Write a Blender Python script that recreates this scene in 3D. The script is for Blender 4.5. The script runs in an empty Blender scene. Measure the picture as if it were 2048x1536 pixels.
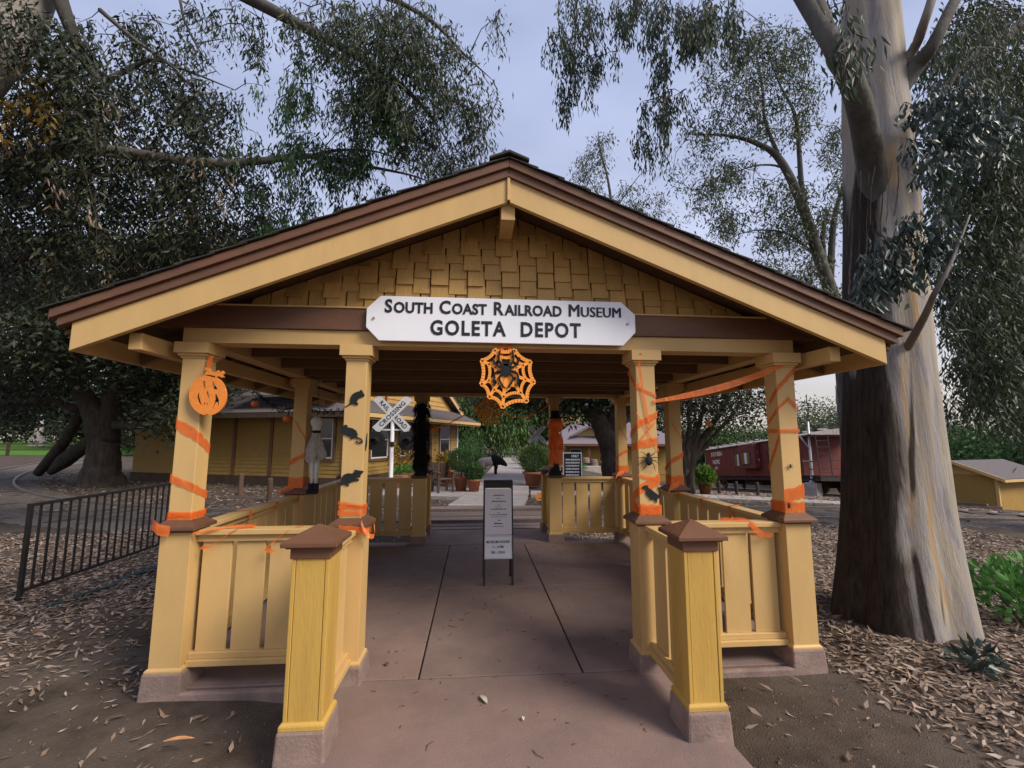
import bpy, bmesh, math, random
import numpy as np
from mathutils import Vector, Matrix

random.seed(7); RNG = np.random.default_rng(11)
sc = bpy.context.scene
C = sc.collection
rad = math.radians

# ------------------------------------------------------------------ camera
F_PX, YAW, PITCH, ROLL, EYE = 893.0, -0.0807, 0.1204, 0.0021, 1.70
_f = Vector((-math.sin(YAW), math.cos(YAW), 0)); _r = Vector((math.cos(YAW), math.sin(YAW), 0)); _u = Vector((0, 0, 1))
FW = _f*math.cos(PITCH) + _u*math.sin(PITCH); UP0 = _u*math.cos(PITCH) - _f*math.sin(PITCH)
RT = _r*math.cos(ROLL) + UP0*math.sin(ROLL); UP = UP0*math.cos(ROLL) - _r*math.sin(ROLL)
CAM = Vector((0, 0, EYE))
cd = bpy.data.cameras.new('camera'); cam = bpy.data.objects.new('camera', cd); C.objects.link(cam)
cd.sensor_width = 36; cd.lens = 36*F_PX/2048; cd.clip_start = 0.05; cd.clip_end = 2000
cam.matrix_world = Matrix(((RT.x, UP.x, -FW.x, 0), (RT.y, UP.y, -FW.y, 0), (RT.z, UP.z, -FW.z, EYE), (0, 0, 0, 1)))
sc.camera = cam
sc.render.resolution_x, sc.render.resolution_y = 1024, 768

# ------------------------------------------------------------------ sky, sun, exposure
SUN_EL, SUN_AZ = rad(40), rad(126)       # azimuth clockwise from +Y: behind the camera, to its right
sun_dir = Vector((math.sin(SUN_AZ)*math.cos(SUN_EL), math.cos(SUN_AZ)*math.cos(SUN_EL), math.sin(SUN_EL)))
sl = bpy.data.lights.new('sun', 'SUN'); sl.energy = 1.5; sl.angle = rad(24); sl.color = (1.0, 0.91, 0.79)
so = bpy.data.objects.new('sun', sl); C.objects.link(so)
so.rotation_euler = sun_dir.to_track_quat('Z', 'Y').to_euler(); so.location = (6, -8, 12)
w = bpy.data.worlds.new('World'); sc.world = w; w.use_nodes = True
nt = w.node_tree; nt.nodes.clear()
def wn(t, **k):
    n = nt.nodes.new(t)
    for a, b in k.items(): setattr(n, a, b)
    return n
sky = wn('ShaderNodeTexSky', sky_type='NISHITA', sun_disc=False, sun_elevation=SUN_EL, sun_rotation=SUN_AZ)
sky.air_density = 1.2; sky.dust_density = 2.0
tc = wn('ShaderNodeTexCoord'); sep = wn('ShaderNodeSeparateXYZ')
mp = wn('ShaderNodeMapping'); mp.inputs['Scale'].default_value = (1.6, 1.6, 4.0)
nz = wn('ShaderNodeTexNoise'); nz.inputs['Scale'].default_value = 1.6; nz.inputs['Detail'].default_value = 4
ramp = wn('ShaderNodeValToRGB')            # the overcast: warm white haze at the horizon to lavender grey overhead
e = ramp.color_ramp.elements
e[0].position = 0.0; e[0].color = (5.3, 4.6, 4.1, 1)
e[1].position = 0.75; e[1].color = (3.0, 3.45, 5.1, 1)
m1 = e.new(0.16); m1.color = (4.9, 4.75, 5.2, 1)
m2 = e.new(0.38); m2.color = (4.2, 4.5, 6.0, 1)
cmix = wn('ShaderNodeMix', data_type='RGBA', blend_type='MULTIPLY'); cmix.inputs[0].default_value = 1.0
cr = wn('ShaderNodeValToRGB'); cr.color_ramp.elements[0].position = 0.32; cr.color_ramp.elements[0].color = (.84, .85, .88, 1)
cr.color_ramp.elements[1].position = 0.68; cr.color_ramp.elements[1].color = (1.12, 1.12, 1.10, 1)
mix = wn('ShaderNodeMix', data_type='RGBA'); mix.inputs[0].default_value = 0.82
bg = wn('ShaderNodeBackground'); bg.inputs['Strength'].default_value = 0.056
out = wn('ShaderNodeOutputWorld')
L = nt.links.new
L(tc.outputs['Generated'], sep.inputs[0]); L(sep.outputs['Z'], ramp.inputs[0])
L(tc.outputs['Generated'], mp.inputs[0]); L(mp.outputs[0], nz.inputs['Vector']); L(nz.outputs[0], cr.inputs[0])
L(ramp.outputs[0], cmix.inputs[6]); L(cr.outputs[0], cmix.inputs[7])
L(sky.outputs[0], mix.inputs[6]); L(cmix.outputs[2], mix.inputs[7]); L(mix.outputs[2], bg.inputs[0]); L(bg.outputs[0], out.inputs[0])
sc.view_settings.view_transform = 'Standard'; sc.view_settings.look = 'None'; sc.view_settings.gamma = 1
sc.view_settings.exposure = 1.5
sc.cycles.max_bounces = 5; sc.cycles.transparent_max_bounces = 5; sc.cycles.diffuse_bounces = 3; sc.cycles.glossy_bounces = 2

# ------------------------------------------------------------------ places in the world
XC, XA, XB = 0.22, 2.3067, 1.1271           # pavilion centre line, outer and inner column offsets
YF, YM, YB, YN = 3.516, 5.585, 7.653, 2.7725   # front, middle, back rows; front newels
YNB = YB + (YF - YN)
def sstep(a, b, x):
    t = min(1, max(0, (x-a)/(b-a))); return t*t*(3-2*t)
def gz(x, y):
    """height of the ground: level round the pavilion, falling away behind it to the right"""
    z = -0.05
    r = math.hypot(x, y)
    if y > 0.5:
        z -= 2.5*sstep(.08, .5, x/y)*max(0, min(1.3, (r-15)/27))
    return z
def at(px, py, d):                           # the point that far in front of the camera
    return CAM + FW*d + RT*((px-1024)/F_PX*d) + UP*((768-py)/F_PX*d)
def aty(px, py, y):
    v = FW + RT*((px-1024)/F_PX) + UP*((768-py)/F_PX); return CAM + v*(y/v.y)
def gnd(px, py):                             # where that sight line meets the ground
    v = FW + RT*((px-1024)/F_PX) + UP*((768-py)/F_PX); t = 1.0
    while t < 90:
        p = CAM + v*t
        if p.z <= gz(p.x, p.y): return p
        t += 0.05
    return CAM + v*90

# ------------------------------------------------------------------ materials
MATS = {}
def P(name, col, rough=.6, var=.18, scale=6, bump=.15, bscale=60, stretch=(1, 1, 1), dark=None, rnd=.12, spec=.35, metal=0, dpos=(.45, .7), emit=None, coat=0):
    """procedural principled material: mottled colour, optional stains, fine relief, a little difference from piece to piece"""
    m = bpy.data.materials.new(name); m.use_nodes = True; t = m.node_tree; b = t.nodes['Principled BSDF']
    N = lambda ty: t.nodes.new(ty)
    co = N('ShaderNodeTexCoord'); mpn = N('ShaderNodeMapping'); mpn.inputs['Scale'].default_value = stretch
    oi = N('ShaderNodeObjectInfo'); addv = N('ShaderNodeVectorMath'); addv.operation = 'ADD'
    sc_ = N('ShaderNodeMath'); sc_.operation = 'MULTIPLY'; sc_.inputs[1].default_value = 37.0
    t.links.new(oi.outputs['Random'], sc_.inputs[0])
    t.links.new(co.outputs['Object'], addv.inputs[0]); t.links.new(sc_.outputs[0], addv.inputs[1])
    t.links.new(addv.outputs[0], mpn.inputs[0])
    n1 = N('ShaderNodeTexNoise'); n1.inputs['Scale'].default_value = scale; n1.inputs['Detail'].default_value = 6; n1.inputs['Roughness'].default_value = .65
    t.links.new(mpn.outputs[0], n1.inputs['Vector'])
    r1 = N('ShaderNodeValToRGB'); el = r1.color_ramp.elements
    el[0].position = .28; el[0].color = tuple(c*(1-var*1.3) for c in col)+(1,)
    el[1].position = .72; el[1].color = tuple(min(1, c*(1+var)) for c in col)+(1,)
    t.links.new(n1.outputs[0], r1.inputs[0]); last = r1.outputs[0]
    if dark:
        n2 = N('ShaderNodeTexNoise'); n2.inputs['Scale'].default_value = scale*.45; n2.inputs['Detail'].default_value = 8; n2.inputs['Roughness'].default_value = .7
        t.links.new(mpn.outputs[0], n2.inputs['Vector'])
        r2 = N('ShaderNodeValToRGB'); r2.color_ramp.elements[0].position = dpos[0]; r2.color_ramp.elements[1].position = dpos[1]
        t.links.new(n2.outputs[0], r2.inputs[0])
        mx = N('ShaderNodeMix'); mx.data_type = 'RGBA'; mx.inputs[7].default_value = tuple(dark)+(1,)
        t.links.new(r2.outputs[0], mx.inputs[0]); t.links.new(last, mx.inputs[6]); last = mx.outputs[2]
    if rnd:
        hs = N('ShaderNodeHueSaturation'); mr = N('ShaderNodeMapRange'); mr.inputs[3].default_value = 1-rnd; mr.inputs[4].default_value = 1+rnd
        t.links.new(oi.outputs['Random'], mr.inputs[0]); t.links.new(mr.outputs[0], hs.inputs['Value']); t.links.new(last, hs.inputs['Color']); last = hs.outputs[0]
    t.links.new(last, b.inputs['Base Color'])
    b.inputs['Roughness'].default_value = rough; b.inputs['Specular IOR Level'].default_value = spec; b.inputs['Metallic'].default_value = metal
    if coat: b.inputs['Coat Weight'].default_value = coat
    if emit: b.inputs['Emission Color'].default_value = tuple(emit[:3])+(1,); b.inputs['Emission Strength'].default_value = emit[3]
    if bump:
        n3 = N('ShaderNodeTexNoise'); n3.inputs['Scale'].default_value = bscale; n3.inputs['Detail'].default_value = 5
        t.links.new(mpn.outputs[0], n3.inputs['Vector'])
        bp = N('ShaderNodeBump'); bp.inputs['Strength'].default_value = bump; bp.inputs['Distance'].default_value = .02
        t.links.new(n3.outputs[0], bp.inputs['Height']); t.links.new(bp.outputs[0], b.inputs['Normal'])
    MATS[name] = m; return m
def LEAF(name, cols, rough=.5, trans=.3, spec=.4):
    """leaves: every leaf takes its own tint from the list"""
    m = bpy.data.materials.new(name); m.use_nodes = True; t = m.node_tree; b = t.nodes['Principled BSDF']
    g = t.nodes.new('ShaderNodeNewGeometry'); r = t.nodes.new('ShaderNodeValToRGB'); el = r.color_ramp.elements
    el[0].color = tuple(cols[0])+(1,); el[0].position = 0; el[1].color = tuple(cols[-1])+(1,); el[1].position = 1
    for i, c in enumerate(cols[1:-1], 1): x = el.new(i/(len(cols)-1)); x.color = tuple(c)+(1,)
    t.links.new(g.outputs['Random Per Island'], r.inputs[0]); t.links.new(r.outputs[0], b.inputs['Base Color'])
    b.inputs['Roughness'].default_value = rough; b.inputs['Specular IOR Level'].default_value = spec
    if trans:
        tr = t.nodes.new('ShaderNodeBsdfTranslucent'); mx = t.nodes.new('ShaderNodeMixShader'); mx.inputs[0].default_value = trans
        t.links.new(r.outputs[0], tr.inputs['Color']); t.links.new(b.outputs[0], mx.inputs[1]); t.links.new(tr.outputs[0], mx.inputs[2])
        t.links.new(mx.outputs[0], t.nodes['Material Output'].inputs['Surface'])
    MATS[name] = m; return m
V3 = lambda a: (a[0], a[1], a[2])
P('yellow', (.56, .365, .145), .55, .07, 3.0, .035, 60, (1, 1, .35), dark=(.43, .27, .10), dpos=(.58, .82), rnd=.05)
P('mustard', (.50, .31, .070), .6, .06, 5, .14, 70, (1, 1, .18), dark=(.36, .20, .045), dpos=(.52, .78), rnd=.05)
P('yellow_shingle', (.49, .295, .095), .6, .10, 9, .3, 80, (1, 1, .12), dark=(.37, .22, .07), dpos=(.5, .85), rnd=.13)
P('brown', (.150, .070, .038), .5, .10, 8, .1, 90, (.4, .4, 1), dark=(.10, .05, .03), rnd=.06)
P('deck_wood', (.095, .050, .022), .8, .2, 5, .3, 50, (4, .4, 1), rnd=.1)
P('beam_wood', (.15, .085, .036), .75, .15, 6, .2, 60, rnd=.08)
P('asphalt_shingle', (.055, .05, .042), .95, .35, 40, .8, 240, rnd=.3)
P('plinth', (.27, .190, .16), .9, .18, 8, .28, 60, dark=(.15, .11, .095), dpos=(.45, .75), rnd=.08)
P('slab', (.225, .152, .128), .85, .14, 2.2, .35, 160, dark=(.15, .11, .10), dpos=(.50, .74), rnd=.05)
P('concrete', (.36, .315, .29), .9, .14, 2.5, .35, 140, dark=(.22, .19, .17), dpos=(.5, .8), rnd=.08)
P('white_board', (.78, .79, .83), .35, .025, 3, 0, rnd=0)
P('sheet_white', (.70, .68, .70), .4, .02, 3, 0, rnd=0)
P('ink', (.012, .013, .018), .5, 0, 3, 0, rnd=0)
P('black_metal', (.016, .015, .015), .45, .3, 20, .1, 150, rnd=.1)
P('black_foam', (.012, .013, .015), .85, .25, 60, .2, 200, rnd=0)
P('orange_foam', (.85, .27, .045), .7, .1, 60, .5, 220, rnd=0)
P('orange_web', (.90, .33, .05), .6, .04, 30, .1, 90, rnd=0)
P('white_metal', (.62, .62, .63), .5, .08, 8, .1, 60, dark=(.40, .37, .34), dpos=(.6, .85), rnd=.05)
P('galvanised', (.40, .40, .41), .45, .12, 12, .1, 60, metal=.6, rnd=.05)
P('terracotta', (.33, .115, .06), .85, .15, 12, .3, 80, dark=(.22, .09, .055), rnd=.15)
P('dark_wood', (.065, .042, .03), .85, .25, 8, .4, 50, (1, 1, .2), rnd=.2)
P('plank', (.20, .145, .12), .9, .2, 6, .5, 60, (.15, 1, 1), dark=(.11, .08, .07), rnd=.25)
P('yellow_line', (.55, .36, .12), .8, .25, 8, .2, 60, dark=(.25, .18, .12), dpos=(.45, .6), rnd=.05)
P('rail_steel', (.19, .15, .13), .45, .25, 20, .3, 90, metal=.4, rnd=.1)
P('caboose_red', (.165, .032, .026), .6, .12, 6, .15, 40, dark=(.10, .025, .022), rnd=.04)
P('rust_dark', (.05, .035, .03), .8, .3, 10, .3, 60, rnd=.15)
P('caboose_roof', (.36, .32, .30), .7, .2, 8, .2, 60, dark=(.16, .13, .12), rnd=.1)
P('glass_dark', (.02, .024, .026), .08, .2, 3, 0, rnd=.3, spec=.6)
P('roof_grey', (.145, .125, .125), .95, .2, 22, .5, 80, dark=(.10, .085, .08), dpos=(.45, .7), rnd=.06)
P('roof_purple', (.19, .16, .18), .95, .12, 18, .4, 80, rnd=.05)
P('siding', (.33, .20, .048), .65, .10, 5, .1, 60, dark=(.33, .20, .05), dpos=(.5, .8), rnd=.05)
P('bone_white', (.62, .60, .56), .8, .1, 30, .2, 90, rnd=0)
P('cloth_grey', (.40, .36, .31), .95, .25, 30, .4, 120, rnd=0)
P('pumpkin', (.75, .16, .025), .5, .1, 10, .1, 60, rnd=.1)
P('tuft_black', (.010, .009, .010), .95, .3, 40, .4, 90, rnd=0)
P('hose_green', (.02, .045, .045), .4, .2, 30, .1, 80, rnd=0)
P('wood_post', (.10, .06, .04), .9, .25, 10, .5, 60, (1, 1, .2), rnd=.2)
P('barrel_wood', (.22, .16, .12), .85, .2, 8, .4, 60, (1, 1, .2), rnd=.2)
P('bark_dark', (.060, .048, .038), .95, .4, 9, 1.0, 22, (1, 1, .3), dark=(.025, .02, .017), rnd=.1)
P('bark_pale', (.25, .22, .195), .85, .22, 3, .5, 18, (1, 1, .22), dark=(.15, .115, .09), dpos=(.48, .62), rnd=.1)
P('bark_limb', (.105, .098, .085), .9, .3, 5, .5, 25, (1, 1, .5), dark=(.06, .05, .045), rnd=.1)
P('soil_pot', (.05, .035, .025), .95, .3, 30, .6, 80, rnd=0)
P('lawn', (.075, .20, .018), .95, .25, .8, .8, 30, dark=(.05, .12, .015), rnd=0)
P('trail', (.30, .25, .21), .95, .2, 1.2, .6, 30, rnd=0)
P('pale_trunk', (.52, .45, .42), .85, .1, 3, .3, 20, (1, 1, .3), rnd=0)
# translucent party streamer tape
def tape():
    m = P('streamer', (.92, .20, .035), .35, .12, 14, .35, 26, rnd=.08); t = m.node_tree; b = t.nodes['Principled BSDF']
    tr = t.nodes.new('ShaderNodeBsdfTranslucent'); tr.inputs[0].default_value = (.9, .2, .04, 1)
    tp = t.nodes.new('ShaderNodeBsdfTransparent'); a = t.nodes.new('ShaderNodeMixShader'); a.inputs[0].default_value = .3
    c = t.nodes.new('ShaderNodeMixShader'); c.inputs[0].default_value = .32
    t.links.new(b.outputs[0], a.inputs[1]); t.links.new(tr.outputs[0], a.inputs[2]); t.links.new(a.outputs[0], c.inputs[1]); t.links.new(tp.outputs[0], c.inputs[2])
    t.links.new(c.outputs[0], t.nodes['Material Output'].inputs['Surface'])
tape()
G = (.045, .075, .030)
LEAF('leaf_euc', [(.025, .040, .018), (.040, .066, .028), (.058, .088, .040), (.032, .050, .022), (.080, .092, .050)])
LEAF('leaf_green', [(.030, .075, .020), (.050, .125, .030), (.080, .16, .045), (.040, .09, .028)])
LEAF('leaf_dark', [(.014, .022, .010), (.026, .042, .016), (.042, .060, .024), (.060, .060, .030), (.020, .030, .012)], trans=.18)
LEAF('leaf_blue', [(.018, .034, .026), (.032, .055, .042), (.060, .088, .070), (.022, .040, .030)], rough=.35, trans=.15)
LEAF('leaf_far', [(.05, .07, .035), (.075, .10, .045), (.10, .12, .055), (.06, .085, .04)])
LEAF('leaf_hedge', [(.045, .09, .025), (.065, .13, .035), (.09, .16, .05)])
LEAF('leaf_pepper', [(.035, .07, .018), (.06, .12, .028), (.10, .18, .045), (.045, .085, .022)])
LEAF('leaf_bright', [(.05, .15, .03), (.08, .22, .045), (.12, .28, .06)])
LEAF('leaf_croton', [(.12, .07, .02), (.35, .20, .03), (.08, .09, .02), (.42, .28, .05), (.10, .035, .02)])
LEAF('leaf_lime', [(.12, .24, .03), (.18, .32, .05), (.09, .18, .03)])
LEAF('litter', [(.17, .125, .095), (.27, .205, .16), (.36, .28, .225), (.12, .08, .055), (.22, .15, .105), (.42, .34, .28), (.30, .20, .13), (.15, .10, .075)], trans=0, rough=.8, spec=.2)
LEAF('leaf_dead', [(.20, .14, .09), (.30, .22, .14), (.13, .085, .05), (.38, .29, .20)], trans=.15)
LEAF('grassy', [(.06, .13, .02), (.10, .20, .03), (.15, .22, .05)])

# ------------------------------------------------------------------ builders
ORG = {}
def cobj(name, data): o = bpy.data.objects.new(name, data); C.objects.link(o); return o
def tag(o, label, cat, group=None):
    o['label'] = label; o['category'] = cat
    if group: o['group'] = group
    return o
def thing(name, label, cat, loc=(0, 0, 0), rotz=0, group=None, local=False):
    o = cobj(name, None); o.empty_display_size = .1; o.location = loc; o.rotation_euler = (0, 0, rotz)
    ORG[o.name] = Vector((0, 0, 0)) if local else Vector(loc)
    return tag(o, label, cat, group)
def put(name, mesh, parent=None, loc=(0, 0, 0), rot=(0, 0, 0), bevel=0):
    """link an object that shares a mesh; loc is relative to the parent"""
    o = cobj(name, mesh); o.location = loc; o.rotation_euler = rot
    if parent: o.parent = parent; ORG[o.name] = ORG.get(parent.name, Vector((0, 0, 0)))
    if bevel:
        b = o.modifiers.new('bevel', 'BEVEL'); b.width = bevel; b.segments = 2; b.limit_method = 'ANGLE'; b.angle_limit = rad(40)
    return o
class MB:
    def __init__(s): s.v = []; s.f = []
    def add(s, vs, fs):
        n = len(s.v); s.v += [tuple(x) for x in vs]; s.f += [tuple(i+n for i in f) for f in fs]; return s
    def box(s, x0, x1, y0, y1, z0, z1):
        return s.add([(x0, y0, z0), (x1, y0, z0), (x1, y1, z0), (x0, y1, z0), (x0, y0, z1), (x1, y0, z1), (x1, y1, z1), (x0, y1, z1)],
                     [(3, 2, 1, 0), (4, 5, 6, 7), (0, 1, 5, 4), (1, 2, 6, 5), (2, 3, 7, 6), (3, 0, 4, 7)])
    def frus(s, c, h0, h1, z0, z1):            # square frustum: half sizes h0 -> h1
        x, y = c; q = [(-1, -1), (1, -1), (1, 1), (-1, 1)]
        return s.add([(x+a*h0, y+b*h0, z0) for a, b in q]+[(x+a*h1, y+b*h1, z1) for a, b in q],
                     [(3, 2, 1, 0), (4, 5, 6, 7), (0, 1, 5, 4), (1, 2, 6, 5), (2, 3, 7, 6), (3, 0, 4, 7)])
    def prism(s, poly, d):                     # polygon (3D points, one plane) swept by the vector d
        n = len(poly); d = Vector(d); p = [Vector(q) for q in poly]
        return s.add(p+[q+d for q in p], [tuple(range(n-1, -1, -1)), tuple(range(n, 2*n))]+[(i, (i+1) % n, n+(i+1) % n, n+i) for i in range(n)])
    def bar(s, a, b, wd, th, up=(0, 0, 1)):
        a, b = Vector(a), Vector(b); d = (b-a).normalized(); u = Vector(up); sd = d.cross(u)
        if sd.length < 1e-4: sd = d.cross(Vector((0, 1, 0)))
        sd.normalize(); u = sd.cross(d).normalized(); sd *= wd/2; u = u*th/2
        return s.add([a-sd-u, a+sd-u, b+sd-u, b-sd-u, a-sd+u, a+sd+u, b+sd+u, b-sd+u],
                     [(3, 2, 1, 0), (4, 5, 6, 7), (0, 1, 5, 4), (1, 2, 6, 5), (2, 3, 7, 6), (3, 0, 4, 7)])
    def tube(s, pts, rs, n=8):
        pts = [Vector(p) for p in pts]
        if not hasattr(rs, '__len__'): rs = [rs]*len(pts)
        b = len(s.v); ref = Vector((.3, .9, .2)).normalized()
        for i, p in enumerate(pts):
            d = (pts[min(i+1, len(pts)-1)]-pts[max(i-1, 0)]).normalized()
            x = d.cross(ref)
            if x.length < .15: x = d.cross(Vector((.9, -.1, .4)))
            x.normalize(); y = d.cross(x)
            for k in range(n): a = 2*math.pi*k/n; s.v.append(tuple(p+(x*math.cos(a)+y*math.sin(a))*rs[i]))
        for i in range(len(pts)-1):
            for k in range(n):
                s.f.append((b+i*n+k, b+i*n+(k+1) % n, b+(i+1)*n+(k+1) % n, b+(i+1)*n+k))
        m = len(pts)-1
        s.f.append(tuple(b+k for k in range(n-1, -1, -1))); s.f.append(tuple(b+m*n+k for k in range(n)))
        return s
    def lathe(s, prof, c=(0, 0, 0), n=16, sx=1, sy=1):
        b = len(s.v)
        for r, z in prof:
            for k in range(n): a = 2*math.pi*k/n; s.v.append((c[0]+r*math.cos(a)*sx, c[1]+r*math.sin(a)*sy, c[2]+z))
        for i in range(len(prof)-1):
            for k in range(n): s.f.append((b+i*n+k, b+i*n+(k+1) % n, b+(i+1)*n+(k+1) % n, b+(i+1)*n+k))
        s.f.append(tuple(b+k for k in range(n-1, -1, -1))); s.f.append(tuple(b+(len(prof)-1)*n+k for k in range(n)))
        return s
    def mesh(s, name, mat, smooth=False, org=Vector((0, 0, 0))):
        me = bpy.data.meshes.new(name); me.from_pydata([(a-org.x, b-org.y, c-org.z) for a, b, c in s.v], [], s.f)
        me.materials.append(MATS[mat])
        if smooth: me.polygons.foreach_set('use_smooth', [True]*len(me.polygons))
        me.update(); return me
    def build(s, name, mat, parent=None, smooth=False, bevel=0):
        if parent: return put(name, s.mesh(name, mat, smooth, ORG.get(parent.name, Vector((0, 0, 0)))), parent, bevel=bevel)
        a = np.array(s.v); o = Vector(((a[:, 0].min()+a[:, 0].max())/2, (a[:, 1].min()+a[:, 1].max())/2, a[:, 2].min()))
        return put(name, s.mesh(name, mat, smooth, o), loc=o, bevel=bevel)
def struct(o): o['kind'] = 'structure'; return o
def curve_pts(pts, k=6):                       # smooth line through the points
    p = [Vector(q) for q in pts]; p = [p[0]*2-p[1]]+p+[p[-1]*2-p[-2]]; o = []
    for i in range(1, len(p)-2):
        for j in range(k):
            t = j/k; a, b, c, d = p[i-1], p[i], p[i+1], p[i+2]
            o.append(.5*((2*b)+(c-a)*t+(2*a-5*b+4*c-d)*t*t+(3*b-a-3*c+d)*t**3))
    o.append(p[-2]); return o
# flat cut-outs and lettering -----------------------------------------------------------
def curve_mesh(cu, name, mat, o, ex, ey, parent=None):
    ob = bpy.data.objects.new('tmp', cu); me = bpy.data.meshes.new_from_object(ob); bpy.data.objects.remove(ob); bpy.data.curves.remove(cu)
    ex, ey = Vector(ex).normalized(), Vector(ey).normalized(); ez = ex.cross(ey); o = Vector(o)
    M = Matrix(((ex.x, ey.x, ez.x, o.x), (ex.y, ey.y, ez.y, o.y), (ex.z, ey.z, ez.z, o.z), (0, 0, 0, 1)))
    me.transform(M); me.materials.clear(); me.materials.append(MATS[mat]); me.name = name
    for p in me.polygons: p.material_index = 0
    if parent:
        me.transform(Matrix.Translation(-ORG.get(parent.name, Vector((0, 0, 0))))); return put(name, me, parent)
    co = np.array([v.co[:] for v in me.vertices]); c = Vector(((co[:, 0].min()+co[:, 0].max())/2, (co[:, 1].min()+co[:, 1].max())/2, co[:, 2].min()))
    me.transform(Matrix.Translation(-c)); return put(name, me, loc=c)
def cutout(name, mat, loops, th, o, ex=(1, 0, 0), ey=(0, 0, 1), parent=None):
    cu = bpy.data.curves.new('c', 'CURVE'); cu.dimensions = '2D'; cu.fill_mode = 'BOTH'; cu.extrude = th/2
    for lp in loops:
        s = cu.splines.new('POLY'); s.points.add(len(lp)-1); s.use_cyclic_u = True
        for i, (x, y) in enumerate(lp): s.points[i].co = (x, y, 0, 1)
    return curve_mesh(cu, name, mat, o, ex, ey, parent)
def text(name, body, size, mat, o, ex=(1, 0, 0), ey=(0, 0, 1), parent=None, bold=0, align='CENTER', th=.0015, sx=1.0, space=1.0):
    cu = bpy.data.curves.new('t', 'FONT'); cu.body = body; cu.size = size; cu.align_x = align; cu.extrude = th; cu.offset = bold
    cu.space_character = space; cu.resolution_u = 3
    ex, ey = Vector(ex).normalized(), Vector(ey).normalized(); ez = ex.cross(ey)
    ob = bpy.data.objects.new('tmp', cu); me = bpy.data.meshes.new_from_object(ob); bpy.data.objects.remove(ob); bpy.data.curves.remove(cu)
    me.transform(Matrix.Scale(sx, 4, (1, 0, 0)))
    o = Vector(o); me.transform(Matrix(((ex.x, ey.x, ez.x, o.x), (ex.y, ey.y, ez.y, o.y), (ex.z, ey.z, ez.z, o.z), (0, 0, 0, 1))))
    me.materials.clear(); me.materials.append(MATS[mat])
    me.transform(Matrix.Translation(-ORG.get(parent.name, Vector((0, 0, 0))))); return put(name, me, parent)
def digit(zx, zy, x0, y0, k, y):               # shape traced on the plane at depth y -> 2D outline there
    p = aty(x0+zx*k, y0+zy*k, y); return (p.x, p.z)
# leaves ----------------------------------------------------------------------------------
def leaf_mesh(name, mat, P0, D, Ln, Wd, parent=None, org=None, fold=.25, mid=.42):
    n = len(P0); D = D/np.maximum(1e-6, np.linalg.norm(D, axis=1))[:, None]
    R = RNG.normal(size=(n, 3)); S = np.cross(D, R); S /= np.maximum(1e-6, np.linalg.norm(S, axis=1))[:, None]; Nn = np.cross(D, S)
    m = P0+D*(Ln*mid)[:, None]
    a = m+S*(Wd*.5)[:, None]+Nn*(Wd*fold)[:, None]; b = m-S*(Wd*.5)[:, None]+Nn*(Wd*fold)[:, None]; tip = P0+D*Ln[:, None]
    V = np.empty((n, 4, 3)); V[:, 0] = P0; V[:, 1] = a; V[:, 2] = tip; V[:, 3] = b
    if org is None: org = ORG.get(parent.name, Vector((0, 0, 0))) if parent else Vector((0, 0, 0))
    V = V.reshape(-1, 3)-np.array(org[:])
    i = np.arange(n)*4; T = np.empty((n, 2, 3), dtype=np.int32)
    T[:, 0] = np.stack([i, i+1, i+2], 1); T[:, 1] = np.stack([i, i+2, i+3], 1); T = T.reshape(-1)
    me = bpy.data.meshes.new(name); me.vertices.add(n*4); me.vertices.foreach_set('co', V.ravel().astype(np.float32))
    me.loops.add(n*6); me.loops.foreach_set('vertex_index', T)
    me.polygons.add(n*2); me.polygons.foreach_set('loop_start', np.arange(n*2, dtype=np.int32)*3)
    me.materials.append(MATS[mat]); me.update(calc_edges=True); return me
def leaves(name, mat, P0, D, Ln, Wd, parent, **k):
    o = put(name, leaf_mesh(name, mat, P0, D, Ln, Wd, parent, **k), parent); o['kind'] = 'stuff'; return o
# ================================================================== GROUND
def ground_mat():
    m = P('ground', (.078, .058, .044), .95, .35, 3.0, .7, 110, dark=(.125, .098, .078), dpos=(.42, .66), rnd=0, spec=.15)
    return m
ground_mat()
def axis(a, near, far):
    xs = list(np.arange(-near, near+1e-6, .3)); s = .3; x = near
    while x < far: s *= 1.22; x += s; xs = [-x]+xs+[x]
    return np.array(xs)
gx = axis(0, 12, 420); gy = axis(0, 12, 420)+4
GX, GY = np.meshgrid(gx, gy); GZ = np.zeros_like(GX)
bump = RNG.normal(size=GX.shape)
bump = (bump+np.roll(bump, 1, 0)+np.roll(bump, 1, 1)+np.roll(bump, -1, 0)+np.roll(bump, -1, 1))/5
for i in range(GX.shape[0]):
    for j in range(GX.shape[1]):
        x, y = GX[i, j], GY[i, j]; z = gz(x, y)
        onpath = (abs(x-XC) < 1.9 and y < 60) or (abs(x-XC) < 3.0 and 2.9 < y < 8.6)
        if onpath and not (abs(x-XC) > 1.55 and y < YF+.1): z -= .05
        elif math.hypot(x, y) < 16: z += bump[i, j]*.035
        # a low mound of litter to the right of the walk and round the great tree
        z += .10*math.exp(-((x-4.0)**2+(y-3.6)**2)/2.2)*sstep(2.6, 3.4, x)
        GZ[i, j] = z
nx_, ny_ = len(gx), len(gy)
me = bpy.data.meshes.new('ground')
vs = np.stack([GX.ravel(), GY.ravel(), GZ.ravel()], 1)
fs = [(i*nx_+j, i*nx_+j+1, (i+1)*nx_+j+1, (i+1)*nx_+j) for i in range(ny_-1) for j in range(nx_-1)]
me.from_pydata(vs, [], fs); me.materials.append(MATS['ground']); me.polygons.foreach_set('use_smooth', [True]*len(me.polygons))
ground = struct(put('ground', me))
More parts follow.
